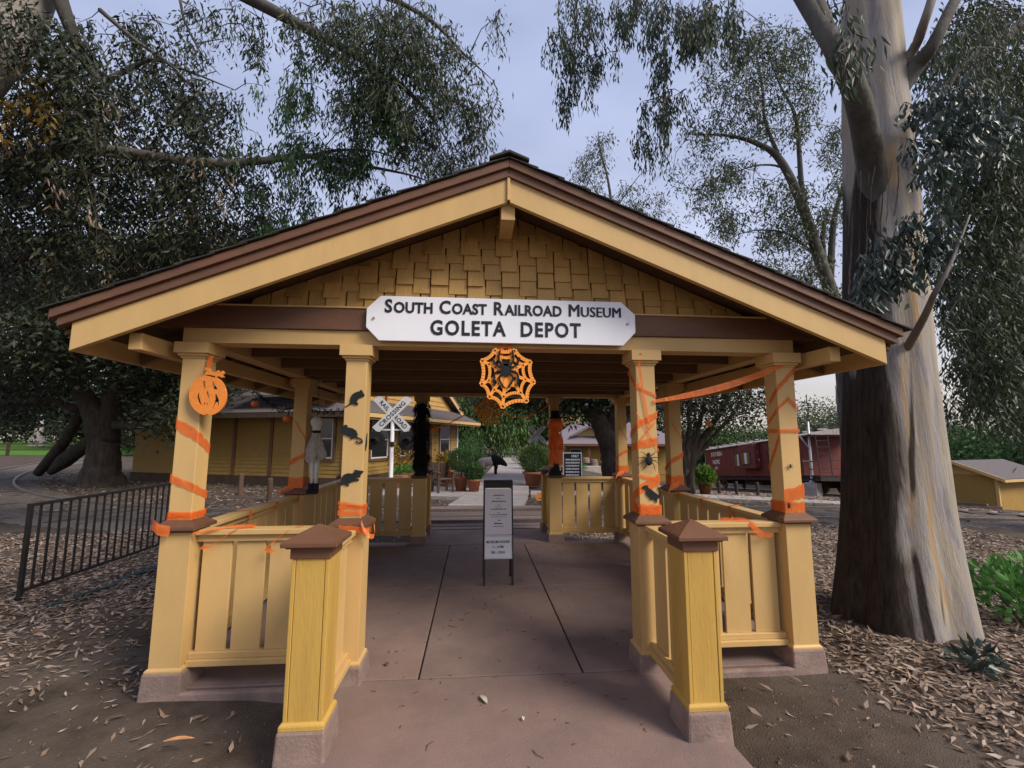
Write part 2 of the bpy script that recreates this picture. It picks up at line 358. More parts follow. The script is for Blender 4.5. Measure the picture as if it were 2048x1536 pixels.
def soil(x, y):                                  # height of the built sheet
    i = min(max(int(np.searchsorted(gy, y))-1, 0), ny_-2); j = min(max(int(np.searchsorted(gx, x))-1, 0), nx_-2)
    a = (x-gx[j])/(gx[j+1]-gx[j]); b = (y-gy[i])/(gy[i+1]-gy[i])
    return (GZ[i, j]*(1-a)+GZ[i, j+1]*a)*(1-b)+(GZ[i+1, j]*(1-a)+GZ[i+1, j+1]*a)*b

# ---- walkway of coloured concrete: separate slabs with open joints
walk = struct(MB().box(XC-2.38, XC+2.38, YF-.10, YB+.20, -.30, -.035).build('walkway', 'plinth'))
ORG[walk.name] = Vector(walk.location)
def slab(x0, x1, y0, y1, mat='slab', z=0.0, th=.09, par=walk, j=.007):
    m = MB().box(x0+j, x1-j, y0+j, y1-j, z-th, z); o = m.build('slab', mat, par, bevel=.006); return o
JX = [XC-2.40, XC-.605, XC+.585, XC+2.40]; JY = [YF-.07, 5.40, YB-.20]
for i in range(3):
    for k in range(2): slab(JX[i], JX[i+1], JY[k], JY[k+1])
# the apron in front flares a little towards the camera
ap = MB().prism([(XC-1.21, YF-.077, -.10), (XC-1.25, 2.3, -.10), (XC-1.42, -3.0, -.10), (XC+1.42, -3.0, -.10), (XC+1.25, 2.3, -.10), (XC+1.21, YF-.077, -.10)], (0, 0, .10))
ap.build('slab', 'slab', walk, bevel=.008)
MB().box(XC-1.2, XC+1.2, YF-.5, YF-.05, -.2, -.10).build('slab_bed', 'plinth', walk)
for s in (-1, 1):                                 # sills under the front railings
    MB().box(min(XC+s*1.22, XC+s*2.40), max(XC+s*1.22, XC+s*2.40), YF-.135, YF-.085, -.16, -.004).build('sill', 'plinth', walk, bevel=.012)
slab(XC-1.30, XC+1.30, JY[2], YNB+.25)
# timber crossing over the track
TRK0, TRK1 = 9.45, 10.89
crossing = struct(MB().box(XC-1.45, XC+1.45, YNB+.27, 11.55, -.16, -.05).build('crossing', 'soil_pot')); ORG[crossing.name] = Vector(crossing.location)
yy = YNB+.29
while yy < 11.5:
    wd_ = random.choice((.20, .24, .28))
    hit = any(abs(yy+wd_/2-t) < wd_/2+.07 for t in (TRK0, TRK1))
    if not hit:
        MB().box(XC-1.42+random.uniform(-.03, .03), XC+1.42+random.uniform(-.03, .03), yy+.008, yy+wd_-.008, -.08, .006+random.uniform(-.004, .006)).build('plank', 'plank', crossing, bevel=.006)
        yy += wd_
    else: yy += .06
for s in (-1, 1):
    MB().prism([(XC+s*1.43, YNB+.30, -.06), (XC+s*1.50, YNB+.30, -.06), (XC+s*1.56, 11.4, -.06), (XC+s*1.46, 11.4, -.06)][::s], (0, 0, .075)).build('edge_board', 'yellow_line', crossing)
# path on to the depot
path = struct(MB().box(XC-.5, XC+.5, 11.6, 11.9, -.3, -.2).build('path', 'concrete')); ORG[path.name] = Vector(path.location)
cen = curve_pts([(.25, 11.57, 0), (.80, 14.8, 0), (1.35, 20.5, 0), (2.05, 28, 0), (3.3, 44, 0)], 10)
acc = 0; last = cen[0]; hw = .95
for a, b in zip(cen[:-1], cen[1:]):
    d = (b-a).normalized(); n = Vector((d.y, -d.x, 0)); a2 = a+d*.006; b2 = b-d*.006
    MB().prism([(a2-n*hw)+Vector((0, 0, -.10)), (a2+n*hw)+Vector((0, 0, -.10)), (b2+n*hw)+Vector((0, 0, -.10)), (b2-n*hw)+Vector((0, 0, -.10))], (0, 0, .10+random.uniform(0, .004))).build('slab', 'concrete', path)
# the cross walk that runs past the depot and away to the caboose
def strip_walk(pts, w_, zoff, name, mat, segs=8):
    cp = curve_pts(pts, segs); root = None
    for a, b in zip(cp[:-1], cp[1:]):
        d = (b-a); d.z = 0; d.normalize(); n = Vector((-d.y, d.x, 0))*w_/2; a2, b2 = a+d*.008, b-d*.008
        q = [(p.x, p.y, max(gz(p.x, p.y), gz(a.x, a.y)-.02)+zoff) for p in (a2-n, b2-n, b2+n, a2+n)]
        m = MB().prism([(x, y, z-.12) for x, y, z in q], (0, 0, .12))
        if root is None: root = struct(m.build(name, mat)); ORG[root.name] = Vector(root.location)
        else: m.build('slab', mat, root)
strip_walk([(1.75, 14.3, 0), (4.5, 13.9, 0), (7.6, 12.9, 0), (10.5, 11.5, 0), (15, 10.2, 0), (22, 9, 0)], 1.05, .045, 'cross_walk', 'concrete')
strip_walk([(-.2, 14.5, 0), (-1.8, 14.9, 0), (-3.0, 15.2, 0)], 2.2, .045, 'depot_walk', 'concrete', 4)
strip_walk([(-60, 34, 0), (-36, 33, 0), (-22, 31, 0), (-14, 31, 0), (-8, 33, 0)], 1.3, -.05, 'trail', 'trail', 6)
lawn = MB()
lawn.add([(-150, 47, gz(-100, 47)+.012), (-18, 47, -.038), (-18, 48, -.03), (-150, 48, -.03), (-150, 62, .55), (-18, 62, .55), (-18, 200, 1.1), (-150, 200, 1.1)], [(0, 1, 2, 3), (3, 2, 5, 4), (4, 5, 6, 7)])
struct(lawn.build('lawn', 'lawn', smooth=True))

# ---- railway track past the back of the pavilion
def trk(x): return 10.17 + (.036*(x+3)**2 if x < -3 else 0) - (.012*(x-4)**2 if x > 4 else 0)
P('ballast', (.165, .138, .115), .95, .5, 26, 1.0, 70, dark=(.095, .075, .06), dpos=(.46, .6), rnd=0)
track = MB(); xs = np.arange(-34, 30.1, .35); cols = np.linspace(-1.45, 1.45, 12)
for x in xs:
    sl_ = (trk(x+.05)-trk(x-.05))/.1; n = Vector((-sl_, 1, 0)).normalized()
    for c in cols:
        p = Vector((x, trk(x), 0))+n*c; edge = abs(c) > 1.3
        track.v.append((p.x, p.y, gz(p.x, p.y)+(-.02 if edge else .034+random.uniform(-.014, .016))-(0.05 if abs(p.x-XC) < 1.6 else 0)))
nc = len(cols)
track.f = [(i*nc+j, (i+1)*nc+j, (i+1)*nc+j+1, i*nc+j+1) for i in range(len(xs)-1) for j in range(nc-1)]
trko = struct(track.build('railway_track', 'ballast', smooth=True)); ORG[trko.name] = Vector(trko.location)
for c in (-.72, .72):
    pts = []
    for x in np.arange(-33, 29, .7):
        sl_ = (trk(x+.05)-trk(x-.05))/.1; n = Vector((-sl_, 1, 0)).normalized(); p = Vector((x, trk(x), 0))+n*c; pts.append(p+Vector((0, 0, gz(p.x, p.y)+.045)))
    rl = MB()
    for a, b in zip(pts[:-1], pts[1:]): rl.bar(a, b, .065, .09)
    rl.build('rail', 'rail_steel', trko)
tie = MB().box(-.11, .11, -1.2, 1.2, -.07, .034).mesh('tie', 'dark_wood')
for x in np.arange(-20, 22, .62):
    if abs(x-XC) < 1.7: continue
    sl_ = (trk(x+.05)-trk(x-.05))/.1
    put('tie', tie, trko, (Vector((x, trk(x), gz(x, trk(x))))-Vector(trko.location)), (0, 0, math.atan(sl_)))

# ================================================================== PAVILION
pav = thing('entrance_pavilion', 'open yellow entrance pavilion with brown trimmed gable roof and slatted railings', 'pavilion', (XC, YF, 0))
pp, cc, kk = .1025, .0778, .128
def boarded_pier(z0, z1, mat):
    m = MB(); e_ = .021; g_ = .0025
    m.box(-pp, -pp+e_, -pp, pp, z0, z1); m.box(pp-e_, pp, -pp, pp, z0, z1)
    m.box(-pp+e_+g_, pp-e_-g_, -pp+.0035, -pp+.028, z0, z1); m.box(-pp+e_+g_, pp-e_-g_, pp-.028, pp-.0035, z0, z1)
    m.box(-pp+e_-.003, pp-e_+.003, -pp+.012, pp-.012, z0+.01, z1-.01)
    return m
def base_lip(z0, z1, mat): return MB().frus((0, 0), pp+.016, pp+.016, z0, z1-.012).frus((0, 0), pp+.0155, pp+.003, z1-.0125, z1)
pier_me = MB().box(-pp, pp, -pp, pp, .13, 1.036).mesh('pier', 'yellow')
newel_me = boarded_pier(.175, 1.034, 'mustard').mesh('newel_post', 'mustard')
lip_me = base_lip(.118, .145, 'yellow').mesh('base_trim', 'yellow'); nlip_me = base_lip(.150, .188, 'mustard').mesh('base_trim', 'mustard')
def plinth(h, k, k2):
    m = MB().frus((0, 0), k, k2, -.30, h); return m
plin_me = plinth(.120, .150, .128).mesh('plinth', 'plinth'); nplin_me = plinth(.152, .150, .126).mesh('plinth', 'plinth')
# brown cap of a pier: flat band, lip, sloped top
cap_me = MB().frus((0, 0), pp+.004, pp+.016, 1.034, 1.052).frus((0, 0), .142, .142, 1.0525, 1.075).frus((0, 0), .1415, cc+.006, 1.0755, 1.118).mesh('pier_cap', 'brown')
ncap_me = MB().frus((0, 0), pp+.008, pp+.008, 1.030, 1.086).frus((0, 0), .128, .134, 1.0865, 1.098).frus((0, 0), .152, .152, 1.0985, 1.124).frus((0, 0), .149, .004, 1.1245, 1.200).mesh('newel_cap', 'brown')
shaft_me = MB().box(-cc, cc, -cc, cc, 1.10, 2.40).mesh('column', 'yellow')
capi_me = MB().frus((0, 0), cc+.009, cc+.009, 2.282, 2.2975).frus((0, 0), cc+.023, cc+.023, 2.298, 2.3165).frus((0, 0), cc+.042, cc+.042, 2.317, 2.398).mesh('capital', 'yellow')
cols_at = [(XC+s*XA, y) for s in (-1, 1) for y in (YF, YM, YB)]+[(XC+s*XB, y) for s in (-1, 1) for y in (YF, YB)]
for x, y in cols_at:
    c = put('column', shaft_me, pav, (x-XC, y-YF, 0), bevel=.004)
    for nm, me_, bv in (('pier', pier_me, .003), ('base_trim', lip_me, .003), ('plinth', plin_me, .012), ('pier_cap', cap_me, .004), ('capital', capi_me, .0015)):
        put(nm, me_, c, bevel=bv)
for x, y in [(XC+s*XB, y) for s in (-1, 1) for y in (YN, YNB)]:
    c = put('newel_post', newel_me, pav, (x-XC, y-YF, 0), bevel=.003)
    for nm, me_, bv in (('base_trim', nlip_me, .004), ('plinth', nplin_me, .014), ('newel_cap', ncap_me, .004)): put(nm, me_, c, bevel=bv)
def railing(x0, y0, x1, y1):
    alongx = abs(x1-x0) > abs(y1-y0); g_ = pp+.001
    a, b = (min(x0, x1)+g_, max(x0, x1)-g_) if alongx else (min(y0, y1)+g_, max(y0, y1)-g_); c0 = y0 if alongx else x0
    def bx(m, s0, s1, h0, h1, z0, z1):
        return m.box(s0, s1, c0+h0, c0+h1, z0, z1) if alongx else m.box(c0+h0, c0+h1, s0, s1, z0, z1)
    top = MB(); bx(top, a, b, -.062, .062, 1.006, 1.044)
    r = top.build('railing', 'yellow', pav, bevel=.005)
    sub = MB(); bx(sub, a, b, -.030, .030, .958, 1.0055); sub.build('sub_rail', 'yellow', r)
    lo = MB(); bx(lo, a, b, -.058, .058, .125, .166); bx(lo, a, b, -.034, .034, .1665, .208); lo.build('bottom_rail', 'yellow', r, bevel=.004)
    n = max(1, round((b-a+.035)/.232)); w_ = (b-a-.035*(n+1))/n
    for i in range(n):
        s0 = a+.035+i*(w_+.035); m = MB(); h = random.uniform(-.002, .002); bx(m, s0, s0+w_, -.010+h, .010+h, .2085, .9575)
        m.build('slat', 'yellow', r, bevel=.002)
for s in (-1, 1):
    xo, xi = XC+s*XA, XC+s*XB
    for y in (YF, YB): railing(xo, y, xi, y)
    railing(xi, YN, xi, YF); railing(xi, YB, xi, YNB); railing(xo, YF, xo, YM); railing(xo, YM, xo, YB)
# beams
SL = .405; ZR = 3.413; YG0, YG1 = 3.07, YB+.46
rz = lambda x: ZR-SL*abs(x-XC)                      # underside line of the barge boards
def beamx(name, y0, y1, z0, z1, mat, ext=.085, par=pav, bv=.004): return MB().box(XC-XA-ext, XC+XA+ext, y0, y1, z0, z1).build(name, mat, par, bevel=bv)
for yc, sgn in ((YF, -1), (YB, 1)):
    beamx('beam', yc-.085, yc+.085, 2.399, 2.512, 'yellow')
    beamx('frieze_board', yc-.108 if sgn < 0 else yc-.03, yc+.03 if sgn < 0 else yc+.108, 2.513, 2.680, 'brown', .30)
    beamx('drip_trim', yc-.120, yc+.120, 2.6805, 2.694, 'yellow', .28)
for s in (-1, 1):
    x = XC+s*XA; MB().box(x-.075, x+.075, YF+.087, YB-.087, 2.4005, 2.510).build('beam', 'yellow', pav)
    x = XC+s*2.53; MB().box(x-.042, x+.042, YG0+.10, YG1-.10, 2.290, 2.405).build('lookout_beam', 'yellow', pav, bevel=.004)
    xe = XC+s*2.875; MB().box(xe-.016, xe+.016, YG0+.042, YG1-.042, 2.262, 2.425).build('eave_board', 'yellow', pav)
MB().box(XC-.052, XC+.052, YG0+.045, YG1-.045, 3.296, 3.50).build('ridge_beam', 'yellow', pav, bevel=.004)
MB().box(XC-XA+.08, XC+XA-.08, YM-.06, YM+.06, 2.402, 2.52).build('tie_beam', 'beam_wood', pav)
for y in np.arange(YF+.62, YB-.3, .62):
    if abs(y-YM) < .2: continue
    MB().box(XC-XA+.08, XC+XA-.08, y-.025, y+.025, 2.42, 2.51).build('ceiling_joist', 'beam_wood', pav)
# roof: deck, rafters, barge boards, brown mouldings, shingle courses
DK = .140                                            # deck underside above the barge underside
for s in (-1, 1):
    X = lambda d: XC+s*d
    q = lambda d, h: (X(d), ZR-SL*d+h)
    def slopey(m, d0, d1, h0, h1, y0, y1):           # slab lying on the slope
        a, b, c_, d_ = q(d0, h0), q(d1, h0), q(d1, h1), q(d0, h1)
        poly = [(a[0], y0, a[1]), (b[0], y0, b[1]), (c_[0], y0, c_[1]), (d_[0], y0, d_[1])]
        return m.prism(poly if s > 0 else poly[::-1], (0, y1-y0, 0))
    roof = slopey(MB(), .001, 2.93, DK, DK+.03, YG0+.043, YG1-.043).build('roof', 'deck_wood', pav)
    for y in (YG0, YG1-.04): slopey(MB(), .010, 2.855, 0, .184, y, y+.04).build('barge_board', 'yellow', roof, bevel=.003)
    for y0, y1 in ((YG0-.022, YG0+.045), (YG1-.045, YG1+.022)): slopey(MB(), .0005, 2.93, .1845, .246, y0, y1).build('lower_moulding', 'brown', roof, bevel=.003)
    for y0, y1 in ((YG0-.045, YG0+.045), (YG1-.045, YG1+.045)): slopey(MB(), .0005, 2.965, .2465, .306, y0, y1).build('upper_moulding', 'brown', roof, bevel=.003)
    slopey(MB(), .001, 2.95, .1845, .300, YG0+.046, YG1-.046).build('roof_boarding', 'deck_wood', roof)
    for y in np.arange(YG0+.62, YG1-.2, .61):
        slopey(MB(), .06, 2.84, .0, DK-.001, y-.022, y+.022).build('rafter', 'beam_wood', roof)
    n = 15; ex = 3.02/n
    for i in range(n):
        d1 = 3.02-i*ex; d0 = max(.002, d1-ex-.04)
        m = MB(); ys = YG0-.065
        while ys < YG1+.06:                            # a course is a row of tabs of slightly different length
            w_ = random.uniform(.16, .30); dl = random.uniform(-.012, .012); y2 = min(ys+w_, YG1+.065); hh = random.uniform(0, .004)
            a, b = q(d0, .3065+.002), q(d1+dl, .3065+.010+hh)
            th = .013
            poly = [(a[0], ys, a[1]), (b[0], ys, b[1]), (b[0], ys, b[1]+th), (a[0], ys, a[1]+.004)]
            m.prism(poly if s > 0 else poly[::-1], (0, y2-ys-.003, 0)); ys = y2
        m.build('shingle_course', 'asphalt_shingle', roof)
for i in range(22):                                   # ridge caps, folded over
    y = YG0-.075+i*.24; z = ZR+.330
    m = MB()
    for s in (-1, 1):
        poly = [(XC, y, z+.012), (XC+s*.145, y, z-.045), (XC+s*.145, y, z-.029), (XC, y, z+.030)]
        m.prism(poly if s > 0 else poly[::-1], (0, .30, -.014))
    m.build('ridge_cap', 'asphalt_shingle', pav)
m = MB().box(XC-.011, XC+.011, YG0-.016, YG0-.001, ZR+.006, ZR+.182); m.build('joint_strip', 'yellow', pav, bevel=.003)
# gable of staggered square-butt shingles, each a piece
for yc, sg in ((YF, -1), (YB, 1)):
    ywall = yc-.03 if sg < 0 else yc+.03
    gw = MB().prism([(XC-2.5, yc-.02, 2.5), (XC+2.5, yc-.02, 2.5), (XC+2.1, yc-.02, 2.70), (XC, yc-.02, ZR+DK-.005), (XC-2.1, yc-.02, 2.70)], (0, .04, 0)).build('gable_wall', 'deck_wood', pav)
    row = 0; zb = 2.705
    while zb < ZR+DK and (sg < 0 or row < 5):
        x = XC-2.4+(row*.118) % .29-.1; k = row
        while x < XC+2.4:
            w_ = random.uniform(.132, .152); long_ = (k % 2 == 0); zbb = max(2.6945, zb-(.062 if long_ else 0)); k += 1
            def top(xx): return min(zb+.20, ZR+DK-.012-SL*abs(xx-XC))
            x0, x1 = x+.006, x+w_-.006; x += w_
            if top(x0) < zbb+.02 or top(x1) < zbb+.02: continue
            t0 = .042 if long_ else .020; y0 = ywall+sg*.001; yb_ = ywall+sg*(.006+t0); yt = ywall+sg*(.006)
            A = [(x0, y0, zbb), (x1, y0, zbb), (x1, y0, top(x1)), (x0, y0, top(x0))]; B = [(x0, yb_, zbb), (x1, yb_, zbb), (x1, yt, top(x1)), (x0, yt, top(x0))]
            mm = MB(); f_ = [(0, 1, 2, 3), (7, 6, 5, 4), (4, 5, 1, 0), (5, 6, 2, 1), (6, 7, 3, 2), (7, 4, 0, 3)]
            mm.add(A+B, f_ if sg < 0 else [q_[::-1] for q_ in f_]); mm.build('shingle', 'yellow_shingle', gw)
        zb += .128; row += 1

# ================================================================== SIGN BOARD
SG = thing('museum_sign', 'white octagonal ended signboard lettered in black, fixed below the shingled gable', 'sign', (XC, 3.40, 2.42))
pl = [(-.735, 2.428), (1.15, 2.424), (1.252, 2.53), (1.252, 2.674), (1.142, 2.775), (-.732, 2.775), (-.833, 2.674), (-.833, 2.529)]
MB().prism([(x, 3.405, z) for x, z in pl], (0, .024, 0)).build('board', 'white_board', SG, bevel=.002)
def smallcaps(words, x, z, big, small, y, gap, par, bold):
    cur = x
    for wd_ in words:
        for body, sz in ((wd_[0], big), (wd_[1:], small)):
            o = text('lettering', body, sz, 'ink', (cur, y, z), parent=par, bold=0 if 'M' in body else bold*1.6, align='LEFT', sx=1.03, space=1.04)
            if 'M' in body:
                for k, dx in enumerate((-.0036, .0036)):
                    o2 = text('lettering', body, sz, 'ink', (cur+dx, y-.0004*(k+1), z), parent=par, align='LEFT', sx=1.03, space=1.04); bpy.context.view_layer.update()
            xs_ = [v.co.x+ORG[par.name].x for v in o.data.vertices]; cur = max(xs_)+.011
        cur += gap
    return cur
end = smallcaps(['SOUTH', 'COAST', 'RAILROAD', 'MUSEUM'], -.70, 2.648, .142, .114, 3.4025, .045, SG, .0024)
fx = (1.128+.70)/(end-.063+.70)
for o in SG.children:
    if o.name.startswith('lettering'): o.data.transform(Matrix.Translation((-.70-XC, 0, 0))@Matrix.Scale(fx, 4, (1, 0, 0))@Matrix.Translation((.70+XC, 0, 0)))
SIGN_END = end
for body, x in (('GOLETA', -.068), ('DEPOT', .572)): text('lettering', body, .158, 'ink', (x, 3.4025, 2.482), parent=SG, bold=.0045, sx=.86, space=1.16)
for x in (-.775, 1.19): MB().lathe([(.010, 0), (.010, .004), (.004, .006)], (0, 0, 0), 10).build('bolt', 'galvanised', SG).location = Vector((x, 3.398, 2.60))-Vector(SG.location)
for o in SG.children:
    if o.name.startswith('bolt'): o.rotation_euler = (rad(90), 0, 0); o.data.transform(Matrix.Translation(ORG[SG.name]))
SG.location.y -= .037
# ================================================================== HALLOWEEN DECORATIONS
SGRP = 'orange streamers wound about the pavilion'
def strip(m, pts, wv, jit=.0):
    """a band of tape along pts; wv = width vector or list of them"""
    b = len(m.v)
    for i, p in enumerate(pts):
        w_ = wv[i] if isinstance(wv, list) else Vector(wv)
        j = Vector((random.uniform(-jit, jit), random.uniform(-jit, jit), random.uniform(-jit, jit)))
        m.v += [tuple(Vector(p)-w_/2+j), tuple(Vector(p)+j*2), tuple(Vector(p)+w_/2+j)]
    for i in range(len(pts)-1):
        for k in (0, 1): m.f.append((b+i*3+k, b+i*3+3+k, b+i*3+4+k, b+i*3+1+k))
    return m
def wrap(m, cx, cy, half, t0, z0, t1, z1, wd_, off=.005, n=None):
    """wind round a square post: t counts sides from the front left corner, anticlockwise seen from below"""
    n = n or max(4, int(abs(t1-t0)*8)); h = half+off; pts = []
    cor = [(-h, -h), (h, -h), (h, h), (-h, h)]
    ts = sorted(set([t0+(t1-t0)*i/n for i in range(n+1)]+[float(k) for k in range(math.ceil(min(t0, t1)), math.floor(max(t0, t1))+1)]), reverse=t1 < t0)
    for t in ts:
        k = math.floor(t) % 4; f = t-math.floor(t); a, b = cor[k], cor[(k+1) % 4]
        pts.append(Vector((cx+a[0]+(b[0]-a[0])*f, cy+a[1]+(b[1]-a[1])*f, z0+(z1-z0)*((t-t0)/(t1-t0)))))
    return strip(m, pts, [Vector((0, 0, wd_*random.uniform(.75, 1.1))) for _ in pts], .0015)
def streamer(label, m): o = m.build('streamer', 'streamer', smooth=True); return tag(o, label, 'streamer', SGRP)
xOL, xIL, xIR, xOR = XC-XA, XC-XB, XC+XB, XC+XA
# front columns
m = MB(); wrap(m, xOL, YF, cc, -.6, 1.86, 2.3, 1.58, .085); wrap(m, xOL, YF, cc, -.3, 1.43, 2.5, 1.24, .06, .007); streamer('orange streamer spiralling up the column that carries the pumpkin', m)
m = MB(); wrap(m, xOL, YF, cc, -.2, 1.145, 4.2, 1.135, .055, .006); wrap(m, xOL, YF, cc, .1, 1.16, 3.4, 1.15, .04, .010)
strip(m, [(xOL-.16, YF-.12, 1.10), (xOL-.13, YF-.145, 1.095), (xOL-.08, YF-.150, 1.06), (xOL-.02, YF-.150, 1.05)], (0, .01, .07), .006)
streamer('crumpled orange streamer around the foot of the pumpkin column', m)
m = MB(); wrap(m, xIL, YF, cc, -.1, 1.20, 4.1, 1.17, .035, .006); wrap(m, xIL, YF, cc, .0, 1.155, 4.0, 1.145, .045, .008); wrap(m, xIL, YF, cc, -.2, 1.235, 2.2, 1.175, .022, .010)
wrap(m, xIL, YF, .142, .3, 1.06, 1.4, 1.03, .045, .005)
lp = [(xIL+.10, YF-.152, 1.10), (xIL+.13, YF-.16, 1.04), (xIL+.17, YF-.15, 1.00), (xIL+.19, YF-.12, 1.01), (xIL+.18, YF-.09, 1.07)]
strip(m, curve_pts(lp, 4), (0, .015, .030), .003); streamer('orange streamer bunched at the foot of the column with black rats', m)
m = MB(); wrap(m, xIR, YF, cc, .0, 2.10, 1.8, 1.98, .03); wrap(m, xIR, YF, cc, -1.0, 1.72, 1.2, 1.90, .06, .006); wrap(m, xIR, YF, cc, .0, 1.90, 1.0, 1.60, .022, .008)
wrap(m, xIR, YF, cc, -.9, 1.62, 1.0, 1.68, .07, .007); wrap(m, xIR, YF, cc, -.1, 1.42, 1.1, 1.37, .03, .008); wrap(m, xIR, YF, cc, -1, 1.22, 1.2, 1.40, .09, .006)
wrap(m, xIR, YF, cc, -1, 2.24, .15, 2.10, .05, .007); wrap(m, xIR, YF, cc, .02, 1.66, .9, 1.83, .02, .009)
strip(m, [(xIR-.05, YF-.125, 2.37), (xIR-.06, YF-.11, 2.27), (xIR-.03, YF-.09, 2.05), (xIR+.02, YF-.09, 1.78)], (.022, 0, 0), .003); streamer('tangle of orange streamer criss-crossing the column with a climbing black rat', m)
m = MB(); wrap(m, xIR, YF, cc, -.4, 1.15, 4.0, 1.15, .06, .006); wrap(m, xIR, YF, cc, -1, 1.17, 2.0, 1.14, .08, .010); streamer('wide orange band around the foot of the column with a climbing black rat', m)
m = MB(); wrap(m, xOR, YF, cc, -.6, 2.0, 1.1, 2.28, .05); wrap(m, xOR, YF, cc, -.9, 1.82, .55, 2.02, .035, .007); wrap(m, xOR, YF, cc, .5, 2.03, 1.1, 1.93, .04, .008)
wrap(m, xOR, YF, cc, -1.0, 1.55, 1.6, 1.80, .03, .006) if False else None
wrap(m, xOR, YF, cc, -.9, 1.76, 1.8, 1.765, .032, .009); wrap(m, xOR, YF, cc, -1, 1.45, -.05, 1.72, .06, .006); streamer('orange streamer knotted high on the column with two tiny black spiders', m)
m = MB(); wrap(m, xOR, YF, cc, -1, 1.16, 3.9, 1.16, .09, .006); wrap(m, xOR, YF, cc, .0, 1.24, 1.2, 1.30, .12, .008); streamer('wide orange band around the foot of the column with two tiny spiders', m)
# the long one slung between the right hand columns
pts = []
for i in range(17):
    t = i/16; p = aty(1306, 803, YF-.09)*(1-t)+aty(1596, 716, YF-.09)*t; pts.append(p+Vector((0, -.02*math.sin(math.pi*t), -.05*math.sin(math.pi*t))))
streamer('long orange streamer slung between the two right front columns', strip(MB(), pts, [Vector((0, .012, .022+.035*math.sin(math.pi*i/16))) for i in range(17)]))
# pieces trailing over the front rails
m = MB(); tr = [aty(385, 1066, YF-.13), aty(420, 1060, YF-.08), aty(470, 1052, YF-.02), aty(510, 1051, YF), aty(470, 1062, YF-.066), aty(440, 1080, YF-.068), aty(420, 1094, YF-.07), aty(402, 1095, YF-.07)]
strip(m, curve_pts(tr[:4], 4), (0, .03, .012), .003); strip(m, curve_pts(tr[3:], 4), (.03, .0, .028), .003); streamer('orange streamer trailing over the slatted rail beside the pumpkin column', m)
m = MB(); tr = [aty(606, 1052, YF+.02), aty(575, 1062, YF-.066), aty(552, 1080, YF-.07), aty(533, 1098, YF-.068), aty(548, 1105, YF-.07)]
strip(m, curve_pts(tr, 4), (.035, 0, .02), .003); streamer('orange streamer drooping from the rail towards the left newel post', m)
m = MB(); tr = [aty(1440, 1040, YF+.03), aty(1480, 1040, YF-.03), aty(1505, 1050, YF-.068), aty(1520, 1068, YF-.07), aty(1545, 1070, YF-.07)]
strip(m, curve_pts(tr, 4), (.03, 0, .035), .003); streamer('orange streamer looped over the slatted rail right of the entrance', m)
m = MB(); tr = [aty(1338, 1046, YN+.10), aty(1360, 1034, YN+.15), aty(1385, 1036, YN+.22), aty(1400, 1050, YN+.3)]
# middle and back columns
for (x, y), who in (((xOL, YM), 'left middle column beside the white ghoul'), ((xOR, YM), 'right middle column on the caboose side'), ((xOR, YB), 'back corner column on the caboose side')):
    m = MB(); wrap(m, x, y, cc, -1, 1.18, 3.1, 1.18, .13, .006); wrap(m, x, y, cc, -1.1, 1.30, 1.2, 1.52, .06, .008); wrap(m, x, y, cc, .2, 1.9, 1.1, 1.65, .03, .008)
    strip(m, [(x, y-.10, 1.13), (x-.10, y-.15, 1.105), (x-.16, y-.20, 1.05)] if x < 0 else [(x, y-.10, 1.13), (x-.12, y-.15, 1.10), (x-.18, y-.22, 1.05)], (.02, .02, .07), .004)
    streamer('orange streamer wrapped round the '+who, m)
for x, who in ((xIL, 'black hanging figure'), (xIR, 'pumpkin headed figure')):
    m = MB(); wrap(m, x, YB, cc, -1, 1.17, 3.1, 1.17, .11, .006); streamer('orange wrap at the foot of the column behind the '+who, m)
for side, xr_ in (('left', xOL), ('right', xOR)):
    m = MB()
    for k in range(3):
        y = YF+.75+k*.55; strip(m, [(xr_-.066, y-.02, .93+.03*k), (xr_-.066, y, 1.047), (xr_, y+.03, 1.049), (xr_+.066, y+.06, 1.047), (xr_+.067, y+.07, .96)], (.0, .05, .0), .003)
    streamer('orange streamer laced along the %s side railing' % side, m)
# swags at the back
def swag(label, a, b, sag, mat='streamer'):
    pts = [a.lerp(b, i/14)-Vector((0, 0, sag*4*(i/14)*(1-i/14))) for i in range(15)]
    streamer(label, strip(MB(), pts, [Vector((0, .01, .03+.02*math.sin(i))) for i in range(15)]))
swag('orange swag from the black hanging figure to the dark orange web', aty(862, 862, YB-.1), aty(955, 815, YB-.1), .02)
swag('drooping orange swag from the dark orange web to the pumpkin headed figure', aty(1000, 822, YB-.1), aty(1100, 806, YB-.1), .17)

